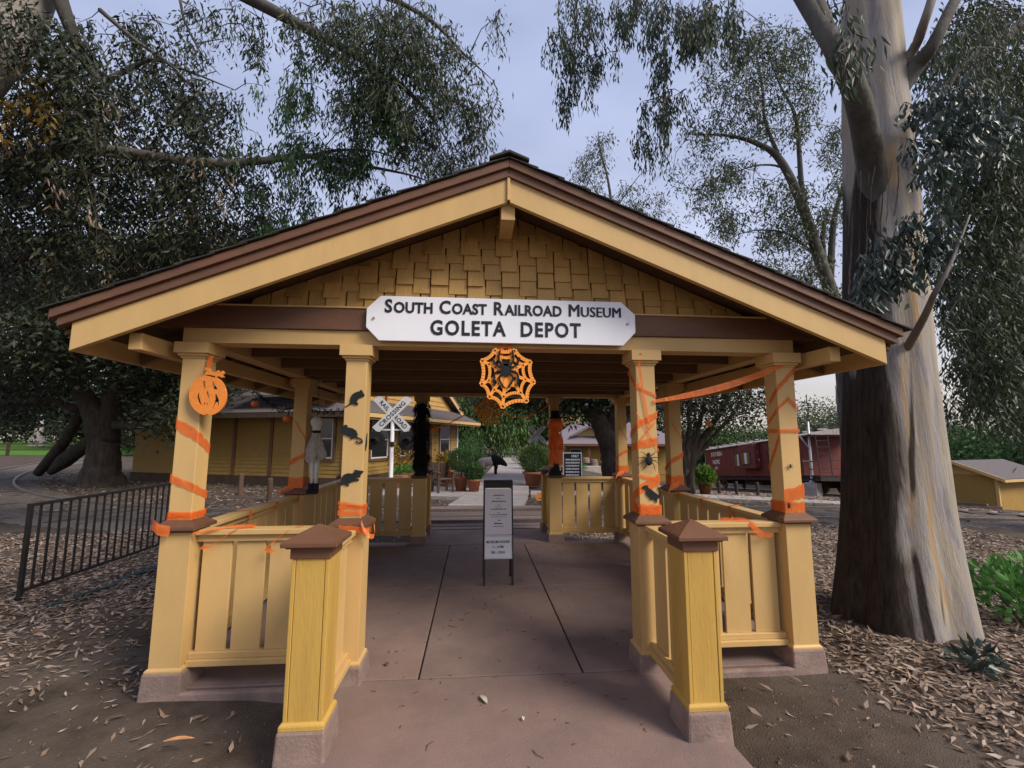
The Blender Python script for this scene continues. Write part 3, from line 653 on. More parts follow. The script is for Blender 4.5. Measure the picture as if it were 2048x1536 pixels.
# ---- spider web cut-outs
def web(name, label, y, c, k, spider, hang):
    """c = centre (x, z) , k = metres per traced unit"""
    T = thing(name, label, 'decoration', (c[0], y, c[1]-.25))
    ZC = (1000, 480)
    ov = [(790, 60), (550, 265), (545, 700), (690, 940), (940, 1120), (1385, 1010), (1520, 655), (1455, 275), (1165, 60)]
    S = lambda p: Vector((c[0]+(p[0]-ZC[0])*k, 0, c[1]-(p[1]-ZC[1])*k))
    def ring(f, wd_):
        m = MB(); vv = [Vector((ZC[0]+(x-ZC[0])*f, ZC[1]+(z-ZC[1])*f)) for x, z in ov]
        for i in range(9):
            a, b = vv[i], vv[(i+1) % 9]; mid = (a+b)/2; mid = mid+(Vector(ZC)-mid)*.20; pr = None
            for j in range(9):
                t = j/8; p = a*(1-t)**2+mid*2*t*(1-t)+b*t*t
                if pr is not None:
                    A, B = S(pr), S(p); A.y = B.y = y; m.bar(A, B+(B-A)*.12, .011, wd_*k, (0, 0, 1) if abs((B-A).z) < abs((B-A).x)*3 else (1, 0, 0))
                pr = p
        return m
    body = ring(.97, 62); body.v += []; 
    for f, wd_ in ((.70, 52), (.45, 44)):
        r = ring(f, wd_); n = len(body.v); body.v += r.v; body.f += [tuple(i+n for i in q) for q in r.f]
    for x, z in ov:
        A, B = S((ZC[0]+(x-ZC[0])*.12, ZC[1]+(z-ZC[1])*.12)), S((x, z)); A.y = B.y = y+.001; body.bar(A, B, .010, 56*k, (0, 0, 1) if abs((B-A).z) < abs((B-A).x) else (1, 0, 0))
    q = lambda pts: [Vector((S(p).x, y-.001, S(p).z)) for p in pts]
    for pl_ in ([(870, 560), (1130, 560), (1080, 760), (1000, 830), (920, 760)], [(900, 190), (1100, 190), (1080, 250), (920, 250)]): body.prism(q(pl_), (0, .010, 0))
    body.build('web', 'orange_web', T)
    if spider:
        m = MB(); el = lambda cx, cz, rx, rz_: [(cx+rx*math.cos(a*math.pi/9), cz+rz_*math.sin(a*math.pi/9)) for a in range(18)]
        f = lambda pts: [Vector((S(p).x, y-.016, S(p).z)) for p in pts]
        m.prism(f(el(1000, 440, 92, 115)), (0, .008, 0)); m.prism(f(el(1000, 320, 62, 50)), (0, .009, 0))
        for sg in (-1, 1):
            for leg in ([(930, 370), (870, 250), (890, 90)], [(915, 400), (810, 340), (760, 215)], [(915, 450), (800, 510), (790, 720)], [(930, 500), (878, 600), (955, 745)], [(960, 300), (945, 255), (975, 270)]):
                lp = f([(1000+(x-1000)*sg, z) for x, z in leg]); cp = curve_pts(lp, 4)
                for A, B in zip(cp[:-1], cp[1:]): m.bar(A, B+(B-A)*.15, .006, 34*k, (0, 0, 1) if abs((B-A).z) < abs((B-A).x) else (1, 0, 0))
        m.build('spider', 'black_foam', T)
    m = MB(); a = S((1000, 200)); 
    for dx in (-.04, .04): m.bar(Vector((a.x+dx, y+.006, a.z)), Vector((a.x+dx*.6, hang[0], hang[1])), .03, .002, (0, 1, 0))
    m.build('hanging_tape', 'streamer', T)
    return T
wc = aty(1012, 745, 3.37); web('spider_web_decoration', 'bright orange spider web cut-out with black spider hanging under the signboard', 3.37, (wc.x, wc.z), .1123/F_PX*3.44, True, (3.425, 2.45))
wc = aty(977, 820, YB-.12); web('spider_web_decoration', 'dark orange spider web cut-out hanging at the back of the pavilion', YB-.12, (wc.x, wc.z), .0505/F_PX*7.6, False, (YB-.088, 2.42))
# ---- pumpkin cut-out
K = .1953
dg = lambda L_, y: [digit(a, b, 80, 560, K, y) for a, b in L_]
out_ = []
for i in range(40):
    a = math.pi/2+2*math.pi*i/40; x = 1722+192*math.cos(a)*(1-.0*abs(math.sin(a))); z = 1180-208*math.sin(a)
    if -1.95 < (a-math.pi/2)-2*math.pi*.5 < 1.95: z = min(z, 1372+18*abs(math.sin((x-1722)/42)))
    out_.append((x, z))
holes = [[(1688, 1025), (1700, 1060), (1700, 1112), (1684, 1112), (1668, 1075)], [(1778, 1042), (1825, 1122), (1768, 1115)], [(1716, 1132), (1748, 1180), (1742, 1216), (1712, 1205)],
         [(1638, 1148), (1608, 1200), (1622, 1252), (1664, 1284), (1646, 1232), (1636, 1190)], [(1806, 1160), (1838, 1230), (1834, 1296), (1815, 1250), (1796, 1268), (1776, 1322), (1768, 1302), (1796, 1220)],
         [(1682, 1258), (1700, 1258), (1700, 1276), (1682, 1276)], [(1712, 1264), (1726, 1264), (1726, 1280), (1712, 1280)]]
yP = YF-cc-.045
PK = cutout('pumpkin_decoration', 'orange_foam', [dg(out_, yP)]+[dg(h, yP) for h in holes], .014, (0, yP, 0))
tag(PK, 'flat orange jack-o-lantern cut-out fixed on the left front column', 'decoration'); ORG[PK.name] = Vector(PK.location)
stem = [(1690, 975), (1715, 930), (1690, 920), (1700, 895), (1740, 905), (1760, 940), (1800, 945), (1830, 925), (1850, 945), (1880, 930), (1895, 955), (1870, 970), (1895, 995), (1860, 1000), (1840, 985), (1790, 1000), (1740, 985)]
cutout('stem', 'orange_foam', [dg(stem, yP)], .012, (0, yP-.001, 0), parent=PK)
m = MB(); A = aty(414, 745, yP); m.bar(A, A+Vector((.004, .03, .13)), .03, .002, (0, 1, 0)); m.build('hanging_tape', 'streamer', PK)
# ---- rats and crawlers on the columns
def crawler(name, label, cat, loops, x0, y0, k, y, th=.006, grp=None):
    o = cutout(name, 'black_foam', [[digit(a, b, x0, y0, k, y) for a, b in lp] for lp in loops], th, (0, y, 0)); tag(o, label, cat, grp); return o
yR = YF-cc-.006; k5 = 200/1024
crawler('rat_decoration', 'black rat cut-out sitting upright, topmost on the column by the railroad crossing sign', 'decoration', [[(650, 590), (690, 566), (718, 545), (720, 500), (735, 460), (770, 435), (800, 425), (818, 425), (825, 405), (840, 415), (848, 432), (867, 462), (860, 475), (830, 485), (800, 500), (790, 525), (785, 535), (805, 545), (798, 550), (784, 549), (802, 562), (775, 562), (750, 553), (725, 552), (700, 572)]], 560, 700, k5, yR, grp='black rats on the columns')
crawler('rat_decoration', 'black rat cut-out with curled tail heading off the edge of its column', 'decoration', [[(620, 770), (655, 775), (665, 765), (688, 768), (690, 790), (740, 800), (780, 825), (795, 860), (790, 890), (830, 905), (850, 930), (845, 950), (815, 957), (785, 945), (775, 930), (785, 928), (800, 943), (825, 945), (838, 928), (820, 912), (780, 902), (745, 900), (740, 912), (715, 910), (730, 895), (690, 880), (660, 865), (625, 860), (617, 820)]], 560, 700, k5, yR-.001, grp='black rats on the columns')
crawler('rat_decoration', 'plump black rat cut-out crouching just above the orange streamer on its column', 'decoration', [[(580, 1345), (606, 1366), (622, 1350), (630, 1310), (650, 1280), (690, 1262), (740, 1265), (765, 1245), (765, 1225), (790, 1230), (855, 1240), (850, 1255), (820, 1285), (825, 1300), (800, 1305), (770, 1312), (810, 1325), (805, 1340), (770, 1340), (740, 1350), (690, 1372), (712, 1385), (700, 1392), (675, 1388), (668, 1375), (630, 1382), (600, 1377), (578, 1352)]], 560, 700, k5, yR, grp='black rats on the columns')
yS = YF-.02
o = cutout('bat_decoration', 'black_foam', [[(0, 0), (-.012, .03), (-.004, .06), (.004, .10), (.03, .135), (.022, .09), (.03, .06), (.024, .04), (.012, .03)]], .005, (xIL+cc+.004, YF-.03, 1.60), (0, 1, 0), (0, 0, 1)); tag(o, 'small black bat cut-out on the side of the column with rats', 'decoration')
k7 = 1/3.94
crawler('rat_decoration', 'black rat cut-out climbing head up on the orange wrapped right column', 'decoration', [[(208, 1125), (235, 1105), (262, 1108), (258, 1122), (280, 1135), (320, 1165), (345, 1185), (356, 1165), (338, 1125), (342, 1118), (362, 1160), (356, 1192), (372, 1192), (350, 1202), (332, 1215), (328, 1245), (316, 1225), (290, 1215), (280, 1226), (277, 1210), (255, 1187), (240, 1168), (248, 1155), (240, 1140), (222, 1132)]], 1230, 690, k7, yR, grp='black rats on the columns')
def bug(label, c, s, th=.012):
    T = thing('spider_decoration', label, 'decoration', (c[0], c[1], c[2]-s*.5))
    m = MB(); m.lathe([(.02*s, -.5*s), (.2*s, -.42*s), (.30*s, -.15*s), (.26*s, .1*s), (.12*s, .22*s), (.16*s, .34*s), (.10*s, .48*s), (.02*s, .5*s)], c, 10, 1, .45); m.build('body', 'black_foam', T, smooth=True)
    m = MB(); c = Vector(c)
    for sg in (-1, 1):
        for a in (50, 15, -20, -55):
            d = Vector((sg*math.cos(rad(a)), 0, math.sin(rad(a)))); kn = c+d*s*.55+Vector((0, -.2*s, 0)); m.tube([c+Vector((0, .1*s, .1*s)), kn, c+d*s*.95+Vector((0, .12*s, -.15*s))], [.035*s, .03*s, .015*s], 5)
    m.build('legs', 'black_foam', T)
p = aty(1296, 918, yR); bug('black toy spider clinging above the climbing rat', (p.x, YF-cc-.022, p.z), .10)
p = aty(1580, 932, yR); bug('tiny black toy spider midway up the right outer column', (p.x, YF-cc-.012, p.z), .032)
p = aty(1574, 1010, yR); bug('tiny black toy spider on the orange band of the outer column', (p.x, YF-cc-.028, p.z), .045)

# ---- hanging figures
def ragged(c, r0, r1, z1, z0, n=26, seed=0, flat=.6, drop=.12):
    """open cloak: wide ragged hem, double walled by its folds"""
    R_ = random.Random(seed); m = MB(); b = 0; rows = 7
    for i in range(rows):
        t = i/(rows-1)
        for k in range(n):
            a = 2*math.pi*k/n; fold = 1+.22*math.sin(a*5+seed)*t; r = (r0+(r1-r0)*t**.8)*fold
            z = z1+(z0-z1)*t-(drop*R_.random() if i == rows-1 else 0)
            m.v.append((c[0]+r*math.cos(a), c[1]+r*math.sin(a)*flat, z))
    for i in range(rows-1):
        for k in range(n): m.f.append((i*n+k, i*n+(k+1) % n, (i+1)*n+(k+1) % n, (i+1)*n+k))
    m.f.append(tuple(range(n))); return m
def skull(m, c, s): return m.lathe([(.02*s, -.62*s), (.22*s, -.60*s), (.30*s, -.42*s), (.34*s, -.2*s), (.47*s, .05*s), (.48*s, .25*s), (.38*s, .48*s), (.18*s, .6*s), (.01*s, .62*s)], c, 14, 1, 1.05)
# white ghoul
g = aty(632, 975, YM-.17); gx_, gy_ = xOL+.185, YM-.03
GH = thing('ghoul_figure', 'white hanging ghoul with ragged grey cape and black boots on the left railing', 'decoration', (gx_, gy_, 1.045))
skull(MB(), (gx_, gy_, 1.86), .15).build('head', 'bone_white', GH, smooth=True)
MB().lathe([(.045, 0), (.055, .015), (.045, .03)], (gx_, gy_, 1.755), 12).build('collar', 'black_foam', GH)
ragged((gx_, gy_), .035, .125, 1.76, 1.50, seed=3).build('cape', 'cloth_grey', GH, smooth=True)
m = MB()
for s in (-1, 1): m.tube([(gx_+s*.02, gy_, 1.62), (gx_+s*.03, gy_-.01, 1.42), (gx_+s*.024, gy_, 1.24), (gx_+s*.026, gy_, 1.13)], [.026, .03, .022, .018], 8)
m.build('legs', 'bone_white', GH, smooth=True)
for s in (-1, 1):
    m = MB(); m.lathe([(.03, .0), (.034, .03), (.030, .10), (.034, .12)], (gx_+s*.03, gy_, 1.0455), 10); m.box(gx_+s*.03-.026, gx_+s*.03+.026, gy_-.085, gy_, 1.0455, 1.085); m.build('boot', 'black_foam', GH, bevel=.006)
MB().tube([(gx_, gy_, 1.95), (gx_, gy_, 2.42)], .003, 5).build('cord', 'black_foam', GH)
# black figure on the inner back column (left)
bx_, by_ = xIL+.02, YB-.17
BK = thing('witch_figure', 'black ragged hanging witch figure on the back left column', 'decoration', (bx_, by_, 1.12))
ragged((bx_, by_), .07, .10, 1.98, 1.22, 22, 5, .7, .08).build('robe', 'tuft_black', BK, smooth=True)
skull(MB(), (bx_, by_, 2.06), .16).build('head', 'tuft_black', BK, smooth=True)
m = MB().lathe([(.15, 0), (.145, .012), (.085, .02), (.07, .08), (.05, .12), (.02, .14)], (bx_, by_, 2.13), 16); m.build('hat', 'tuft_black', BK, smooth=True)
n = 1100; a = RNG.uniform(0, 2*np.pi, n); zz = RNG.uniform(1.25, 2.3, n); P0 = np.stack([bx_+.09*np.cos(a), by_+.07*np.sin(a), zz], 1)
D = np.stack([np.cos(a)*.8, np.sin(a)*.6-.2, RNG.uniform(-3.2, -.5, n)], 1); leaves('fringe', 'tuft_black', P0, D, RNG.uniform(.06, .19, n), RNG.uniform(.006, .018, n), BK)
MB().tube([(bx_, by_, 2.26), (bx_, YB-.086, 2.45)], .003, 5).build('cord', 'black_foam', BK)
def cat(label, x, y, z, s):
    lp = [(-.5, 0), (.5, 0), (.48, .18), (.56, .30), (.58, .62), (.50, .66), (.50, .40), (.38, .34), (.30, .60), (.26, .78), (.30, 1.0), (.17, .88), (.05, .88), (-.08, 1.02), (-.08, .72), (-.22, .60), (-.42, .45), (-.5, .2)]
    o = cutout('cat_decoration', 'black_foam', [[(a*s, b*s) for a, b in lp]], .02, (x, y, z)); tag(o, label, 'decoration', 'black cats on the pier caps')
cat('black cat cut-out on the pier cap below the witch figure', bx_, YB-.13, 1.079, .20)
# pumpkin headed figure on the inner back column (right)
px_, py_ = xIR-.01, YB-.19
PH = thing('scarecrow_figure', 'orange robed hanging figure with round pumpkin head and black hat', 'decoration', (px_, py_, 1.12))
def pumpkin_ball(m, c, r, n=24):
    for i in range(9):
        t = -math.pi/2+math.pi*i/8
        for k in range(n): a = 2*math.pi*k/n; rr = r*math.cos(t)*(1+.07*abs(math.cos(a*5))); m.v.append((c[0]+rr*math.cos(a), c[1]+rr*math.sin(a), c[2]+r*.85*math.sin(t)))
    for i in range(8):
        for k in range(n): m.f.append((i*n+k, i*n+(k+1) % n, (i+1)*n+(k+1) % n, (i+1)*n+k))
    return m
pumpkin_ball(MB(), (px_, py_, 1.93), .135).build('head', 'pumpkin', PH, smooth=True)
MB().lathe([(.12, 0), (.118, .012), (.075, .018), (.07, .12), (.06, .13)], (px_, py_, 2.03), 16).build('hat', 'tuft_black', PH, smooth=True)
ragged((px_, py_), .05, .105, 1.84, 1.32, 22, 9, .7, .10).build('robe', 'streamer', PH, smooth=True)
m = MB(); m.tube([(px_-.05, py_, 1.76), (px_-.10, py_-.02, 1.64), (px_-.09, py_-.03, 1.50)], [.035, .03, .02], 8); m.tube([(px_+.05, py_, 1.76), (px_+.10, py_-.02, 1.66), (px_+.10, py_-.03, 1.50)], [.035, .03, .02], 8); m.build('arms', 'streamer', PH, smooth=True)
m = MB()
for k in range(34):
    a = random.uniform(0, 6.28); z = random.uniform(1.45, 1.9); q = Vector((px_+.09*math.cos(a), py_+.07*math.sin(a), z)); strip(m, [q, q+Vector((.03*math.cos(a), .03*math.sin(a)-.01, -.08)), q+Vector((.02*math.cos(a+1), .03*math.sin(a)-.01, -.20))], (.016, .006, 0), .004)
m.build('ribbons', 'streamer', PH)['kind'] = 'stuff'
MB().tube([(px_, py_, 2.155), (px_, YB-.086, 2.45)], .003, 5).build('cord', 'black_foam', PH)
cat('black cat cut-out on the pier cap below the pumpkin headed figure', px_, YB-.135, 1.079, .21)
# ---- garland with lanterns between the left columns
gp = [aty(500, 775, YM+.2), aty(530, 800, YM+.25), aty(560, 818, YM+.25), aty(600, 815, YM+.25), aty(645, 824, YM+.3), aty(690, 822, YM+.3)]
GL = thing('garland', 'thin dark twig garland strung along the left side under the roof', 'garland', gp[3])
cp = curve_pts(gp, 5); MB().tube(cp, .006, 5).build('cord', 'black_foam', GL)
n = 420; idx = RNG.integers(0, len(cp), n); P0 = np.array([cp[i][:] for i in idx])+RNG.normal(0, .012, (n, 3)); leaves('twigs', 'leaf_dark', P0, RNG.normal(size=(n, 3)), RNG.uniform(.03, .07, n), RNG.uniform(.008, .016, n), GL)
def lantern(label, p, r):
    T = thing('pumpkin_lantern', label, 'lantern', (p.x, p.y, p.z-r)); pumpkin_ball(MB(), p, r).build('shell', 'pumpkin', T, smooth=True)
    MB().tube([p+Vector((0, 0, r*.8)), p+Vector((.01, 0, r*1.3)), p+Vector((.0, 0, r*2.4))], [r*.16, r*.12, r*.06], 6).build('stem', 'black_foam', T)
lantern('small orange pumpkin lantern hanging from the twig garland', aty(510, 808, YM+.2), .045)
lantern('small dull pumpkin lantern lowest on the twig garland', aty(575, 838, YM+.25), .05)

# ================================================================== SANDWICH BOARD
AF = thing('sandwich_board', 'black framed sandwich board with white museum hours sheets on the walkway', 'sign', (.284, 5.55, 0))
x0, x1, ya, yt, zt = .105, .462, 5.41, 5.56, 1.17
lean = lambda z, s: ya+(yt-ya)*z/zt if s < 0 else (2*yt+.05-ya)-(yt-ya)*z/zt
for s in (-1, 1):
    fr = MB()
    for x in (x0, x1-.026): fr.add([(x+a, lean(z, s)+b, z) for z in (.0, zt) for a, b in ((0, 0), (.026, 0), (.026, .026), (0, .026))], [(3, 2, 1, 0), (4, 5, 6, 7), (0, 1, 5, 4), (1, 2, 6, 5), (2, 3, 7, 6), (3, 0, 4, 7)])
    for z in (.30, zt-.075): fr.box(x0+.0265, x1-.0265, lean(z, s)+.002, lean(z, s)+.022, z, z+.07 if z > 1 else z+.03)
    fr.build('frame', 'black_metal', AF, bevel=.003)
MB().box(x0+.002, x1-.002, yt-.012, yt+.075, zt-.004, zt+.016).build('hinge_bar', 'black_metal', AF, bevel=.003)
ey = Vector((0, yt-ya, zt)).normalized(); nrm = Vector((1, 0, 0)).cross(ey)
def panel(name, mat, xa, xb, za, zb, off, par):
    a = Vector((xa, lean(za, -1)-off, za)); b = Vector((xb, lean(za, -1)-off, za)); c = Vector((xb, lean(zb, -1)-off, zb)); d = Vector((xa, lean(zb, -1)-off, zb))
    return MB().prism([a, b, c, d], nrm*.004).build(name, mat, par)
panel('panel', 'sheet_white', x0+.018, x1-.018, .56, 1.085, .004, AF); lo = panel('hours_sheet', 'white_board', x0+.022, x1-.030, .305, .535, .010, AF)
panel('panel', 'white_metal', x0+.016, x1-.016, .290, .555, .003, AF)
def onboard(x, z, off=.0088): return Vector((x, lean(z, -1)-off, z))
for body, z, sz in (('MUSEUM HOURS', .468, .040), ('1 \u2013 4 PM', .412, .040), ('FRI \u2013 SUN', .352, .040)):
    text('lettering', body, sz, 'ink', onboard(.2785, z, .0155), (1, 0, 0), ey, AF, bold=.0009, sx=.92, th=.0006)
# upper sheet: a script notice too small to read, set as wavering pen strokes
R_ = random.Random(4)
for i, (z, wd_, h, bold) in enumerate(((1.005, .13, .016, 1), (.970, .05, .010, 0), (.935, .18, .016, 1), (.900, .06, .008, 0), (.878, .08, .008, 0), (.845, .19, .016, 1), (.805, .035, .009, 0), (.782, .205, .010, 2), (.758, .17, .007, 0), (.718, .04, .013, 1), (.680, .10, .015, 1), (.650, .12, .009, 1))):
    m = MB(); x = .2835-wd_/2
    while x < .2835+wd_/2:
        if R_.random() < .10: x += .008; continue
        hh = h*R_.uniform(.4, 1.0); a = onboard(x, z); b = onboard(x+.004, z+hh); m.bar(a, b, .0028+.0012*bold, .0008, nrm); c = onboard(x+.007, z); m.bar(b, c, .002+.0012*bold, .0008, nrm); x += .0075
    m.build('script_line', 'ink', AF)

# ================================================================== BLACK IRON FENCE (left)
FX, FY0, FY1, FH = -4.93, 5.52, 8.30, .93
IF = thing('iron_fence', 'low black iron picket fence running up to the pavilion through fallen leaves', 'fence', (FX, (FY0+FY1)/2, -.05))
for y in (FY0, FY1):
    MB().box(FX-.019, FX+.019, y-.019, y+.019, -.25, FH).build('post', 'black_metal', IF)
MB().box(FX-.022, FX+.022, FY0-.022, FY1+.022, FH+.0005, FH+.035).build('top_rail', 'black_metal', IF, bevel=.003); MB().box(FX-.014, FX+.014, FY0+.0195, FY1-.0195, .015, .045).build('bottom_rail', 'black_metal', IF)
bal = MB().box(-.0095, .0095, -.0095, .0095, .0455, FH).mesh('picket', 'black_metal'); n = 22
for i in range(1, n): put('picket', bal, IF, (0, FY0+(FY1-FY0)*i/n-(FY0+FY1)/2, .05))
hp = [gnd(x, y)+Vector((0, 0, .03)) for x, y in ((95, 1215), (130, 1205), (170, 1192), (215, 1178), (255, 1160), (300, 1145), (330, 1130))]
for q_ in hp: q_.z = soil(q_.x, q_.y)+.022
tag(MB().tube(curve_pts(hp, 5), .022, 8).build('garden_hose', 'hose_green', smooth=True), 'dark green garden hose lying in the leaves beside the pavilion', 'hose')
# ================================================================== CROSSING SIGNALS
def crossbuck(name, label, base, zc, arm, wd_, rot, lights, letters, tsz, mat='white_metal'):
    T = thing(name, label, 'crossing sign', (base[0], base[1], base[2]), rot, local=True); h = zc-base[2]
    MB().lathe([(.09, -.2), (.09, .04), (.055, .08), (.05, h+.05), (.0, h+.06)], (0, 0, 0), 12).build('post', mat, T, smooth=True)
    for s, yo in ((1, -.075), (-1, -.062)):
        d = Vector((s*math.cos(rad(45)), 0, math.sin(rad(45)))); c = Vector((0, yo, h)); a = MB().bar(c-d*arm/2, c+d*arm/2, .010, wd_, (-d.z, 0, d.x)).build('blade', mat, T)
        ORG[a.name] = Vector((0, 0, 0)); ex = d if s > 0 else Vector((d.x*-1, 0, -d.z)); ex = Vector((abs(d.x), 0, d.z*(1 if s > 0 else -1)))
        up = Vector((-ex.z, 0, ex.x))
        for body, off in (([('CROSSING', 0)] if s > 0 else [('RAIL', -.25), ('ROAD', .25)])):
            text('lettering', body, tsz, 'ink', c+Vector((0, -.0075, 0))+ex*off*arm-up*tsz*.33, ex, up, a, bold=tsz*.022, th=.001, sx=.95 if s < 0 else 1.08, space=1.05 if s < 0 else 1.12)
    if lights:
        zl = h-.70; MB().box(-.42, .42, -.03, .03, zl+.27, zl+.31).build('crossarm', mat, T)
        for sx_ in (-.41, .41):
            l_ = MB(); n = 24
            for r, y in ((.25, -.10), (.25, -.09), (.10, -.085), (.10, .05), (.04, .08)): l_.v += [(sx_+r*math.cos(2*math.pi*k/n), y, zl+r*math.sin(2*math.pi*k/n)) for k in range(n)]
            l_.f = [(i*n+k, i*n+(k+1) % n, (i+1)*n+(k+1) % n, (i+1)*n+k) for i in range(4) for k in range(n)]+[tuple(range(n))]
            q = l_.build('signal_light', 'black_metal', T); ORG[q.name] = Vector((0, 0, 0))
            v = MB()
            for k in range(9):
                a = math.pi*k/8; v.v += [(sx_+.115*math.cos(a), -.102, zl+.115*math.sin(a)), (sx_+.10*math.cos(a), -.30, zl+.09*math.sin(a)-.02)]
            v.f = [(2*k, 2*k+2, 2*k+3, 2*k+1) for k in range(8)]; v.build('hood', 'black_metal', q)
            MB().lathe([(.095, 0), (.08, .02), (.01, .03)], (0, 0, 0), 14).build('lens', 'glass_dark', q).matrix_local = Matrix.Translation((sx_, -.1005, zl))@Matrix.Rotation(rad(90), 4, 'X')
            MB().bar((sx_, 0, zl+.08), (sx_, 0, zl+.272), .03, .03, (0, 1, 0)).build('bracket', mat, T)
        MB().box(-.05, .05, -.07, .05, zl-.14, zl-.02).build('junction_box', 'black_metal', T)
    return T
p = aty(786, 828, 11.9)
crossbuck('crossing_signal', 'railroad crossing signal with two black lamps in front of the yellow depot', (p.x, 11.9, -.05), p.z, 1.20, .215, -.02, True, True, .155)
p = aty(1073, 868, 19.2)
fs_ = crossbuck('crossing_sign', 'small weathered railroad crossing sign on a lettered post among shrubs', (p.x, 19.2, -.05), p.z, 1.02, .17, .05, False, True, .135)
R_ = random.Random(9)
for i in range(13):
    z = p.z+.05-.35-i*.105-.0; m = MB()
    for k in range(3): m.box(-.03+k*.022, -.018+k*.022+.006, -.0565, -.052, z-.03+R_.uniform(0, .03), z+.03)
    m.build('worn_letter', 'ink', fs_)

# ================================================================== DEPOT
DP = thing('depot_building', 'yellow clapboard depot with brown window frames and wide grey shingled eaves', 'building', (-4.57, 16.2, -.05), math.atan2(.937, .35), local=True)
def lap(m, a, b, z0, z1, nrm_, step=.14):
    """lap siding between plan points a and b"""
    a, b, nn = Vector((*a, 0)), Vector((*b, 0)), Vector((*nrm_, 0)); z = z0
    while z < z1:
        zt_ = min(z+step, z1); 
        m.add([a+nn*.030+Vector((0, 0, z)), b+nn*.030+Vector((0, 0, z)), b+nn*.006+Vector((0, 0, zt_)), a+nn*.006+Vector((0, 0, zt_)), a+Vector((0, 0, z)), b+Vector((0, 0, z))], [(0, 1, 2, 3), (4, 5, 1, 0)]); z = zt_
    return m
DH = 2.75
lap(MB(), (10, 0), (0, 0), .35, DH, (0, -1)).build('wall', 'siding', DP); lap(MB(), (0, 0), (0, 10), .35, DH, (-1, 0)).build('wall', 'siding', DP)
MB().box(.002, 9.9, .002, 9.9, -.3, DH-.02).build('wall_core', 'siding', DP); MB().box(-.04, 10.04, -.04, 10.04, -.3, .349).build('foundation', 'dark_wood', DP)
def window(par, plane, a0, a1, z0, z1, nm='window', lights=2, trim=True):
    def bx(m, s0, s1, o0, o1, zz0, zz1): return m.box(s0, s1, -o1, -o0, zz0, zz1) if plane == 'y' else m.box(-o1, -o0, s0, s1, zz0, zz1)
    fr = MB(); t = .11
    bx(fr, a0-t, a0, .0, .06, z0-t, z1+t); bx(fr, a1, a1+t, .0, .06, z0-t, z1+t); bx(fr, a0, a1, .0, .06, z1, z1+t); bx(fr, a0-.03, a1+.03, .0, .075, z0-t, z0-.001)
    f = fr.build(nm, 'brown', par); ORG[f.name] = Vector((0, 0, 0))
    sa = MB(); s_ = .05; zm = (z0+z1)/2
    bx(sa, a0+.001, a0+s_, .02, .05, z0, z1); bx(sa, a1-s_, a1-.001, .02, .05, z0, z1); bx(sa, a0+s_, a1-s_, .02, .05, z1-s_, z1-.001); bx(sa, a0+s_, a1-s_, .02, .05, z0+.001, z0+s_); bx(sa, a0+s_, a1-s_, .02, .05, zm-.02, zm+.02)
    sa.build('sash', 'white_metal', f)
    for zz in ((z0+s_, zm-.02), (zm+.02, z1-s_)):
        g = MB(); bx(g, a0+s_, a1-s_, .022, .034, zz[0]+.001, zz[1]-.001); g.build('pane', 'glass_dark', f)
for a0, a1 in ((1.56, 2.75), (3.75, 4.6), (7.75, 8.95)): window(DP, 'y', a0, a1, .95, 2.40)
window(DP, 'x', .45, 1.35, 1.02, 2.42)
for y in (3.05, 4.75): MB().box(-.055, -.031, y, y+.14, .36, DH-.1).build('batten', 'brown', DP)
for (x, y) in ((-.03, -.03), (6.5, -.05), (9.97, -.03)): MB().box(x-.07, x+.07, y-.055, y+.02, .35, DH-.01).build('corner_board', 'brown' if x < 9 else 'white_metal', DP)
MB().tube([(6.75, -.9, DH-.12), (6.72, -.25, DH-.35), (6.72, -.10, DH-.5), (6.72, -.10, .3)], .04, 8).build('downspout', 'yellow', DP)
for i in range(4): MB().lathe([(.05, 0), (.05, .012), (.0, .016)], (0, 0, 0), 8).build('wall_bolt', 'black_metal', DP).matrix_local = Matrix.Translation((7.2, -.032, 1.15+i*.36))@Matrix.Rotation(rad(90), 4, 'X')
EV = 2.62
def roofplane(nm, q, th=.10, mat='roof_grey', par=DP):
    a, b, c = Vector(q[0]), Vector(q[1]), Vector(q[2]); n = (b-a).cross(c-a).normalized(); return MB().prism(q, -n*th).build(nm, mat, par)
sk = roofplane('roof', [(-.9, -1.05, EV), (10.9, -1.05, EV), (10.9, .35, EV+.62), (.6, .35, EV+.62)]); ORG[sk.name] = Vector((0, 0, 0))
r2 = roofplane('roof', [(-.9, 10.8, EV), (-.9, -1.05, EV), (3.9, 3.9, EV+2.35), (3.9, 10.8, EV+2.35)]); ORG[r2.name] = Vector((0, 0, 0))
for k in range(9):     # shingle courses on the visible skirt
    y = -1.05+k*.155; z = EV+k*.0687; MB().box(-.9+k*.165, 10.9, y-.012, y+.16, z+.003, z+.016).build('shingle_course', 'roof_grey', sk)
for k in range(12):
    x = -.9+k*.39; z = EV+k*.191; y0 = -1.05+k*.39*(4.95/4.8)
    MB().add([(x-.012, y0, z+.004), (x-.012, 10.8, z+.004), (x+.40, 10.8, z+.205), (x+.40, y0+.4, z+.205), (x-.012, y0, z+.022), (x-.012, 10.8, z+.022), (x+.40, 10.8, z+.213), (x+.40, y0+.4, z+.213)], [(0, 1, 5, 4), (4, 5, 6, 7), (0, 4, 7, 3), (1, 2, 6, 5)]).build('shingle_course', 'roof_grey', r2)
MB().box(-.95, 10.95, -1.10, -1.055, EV-.16, EV-.02).build('gutter', 'yellow', sk); MB().box(-.9, 10.9, -1.054, -1.02, EV-.24, EV-.1).build('fascia', 'beam_wood', sk)
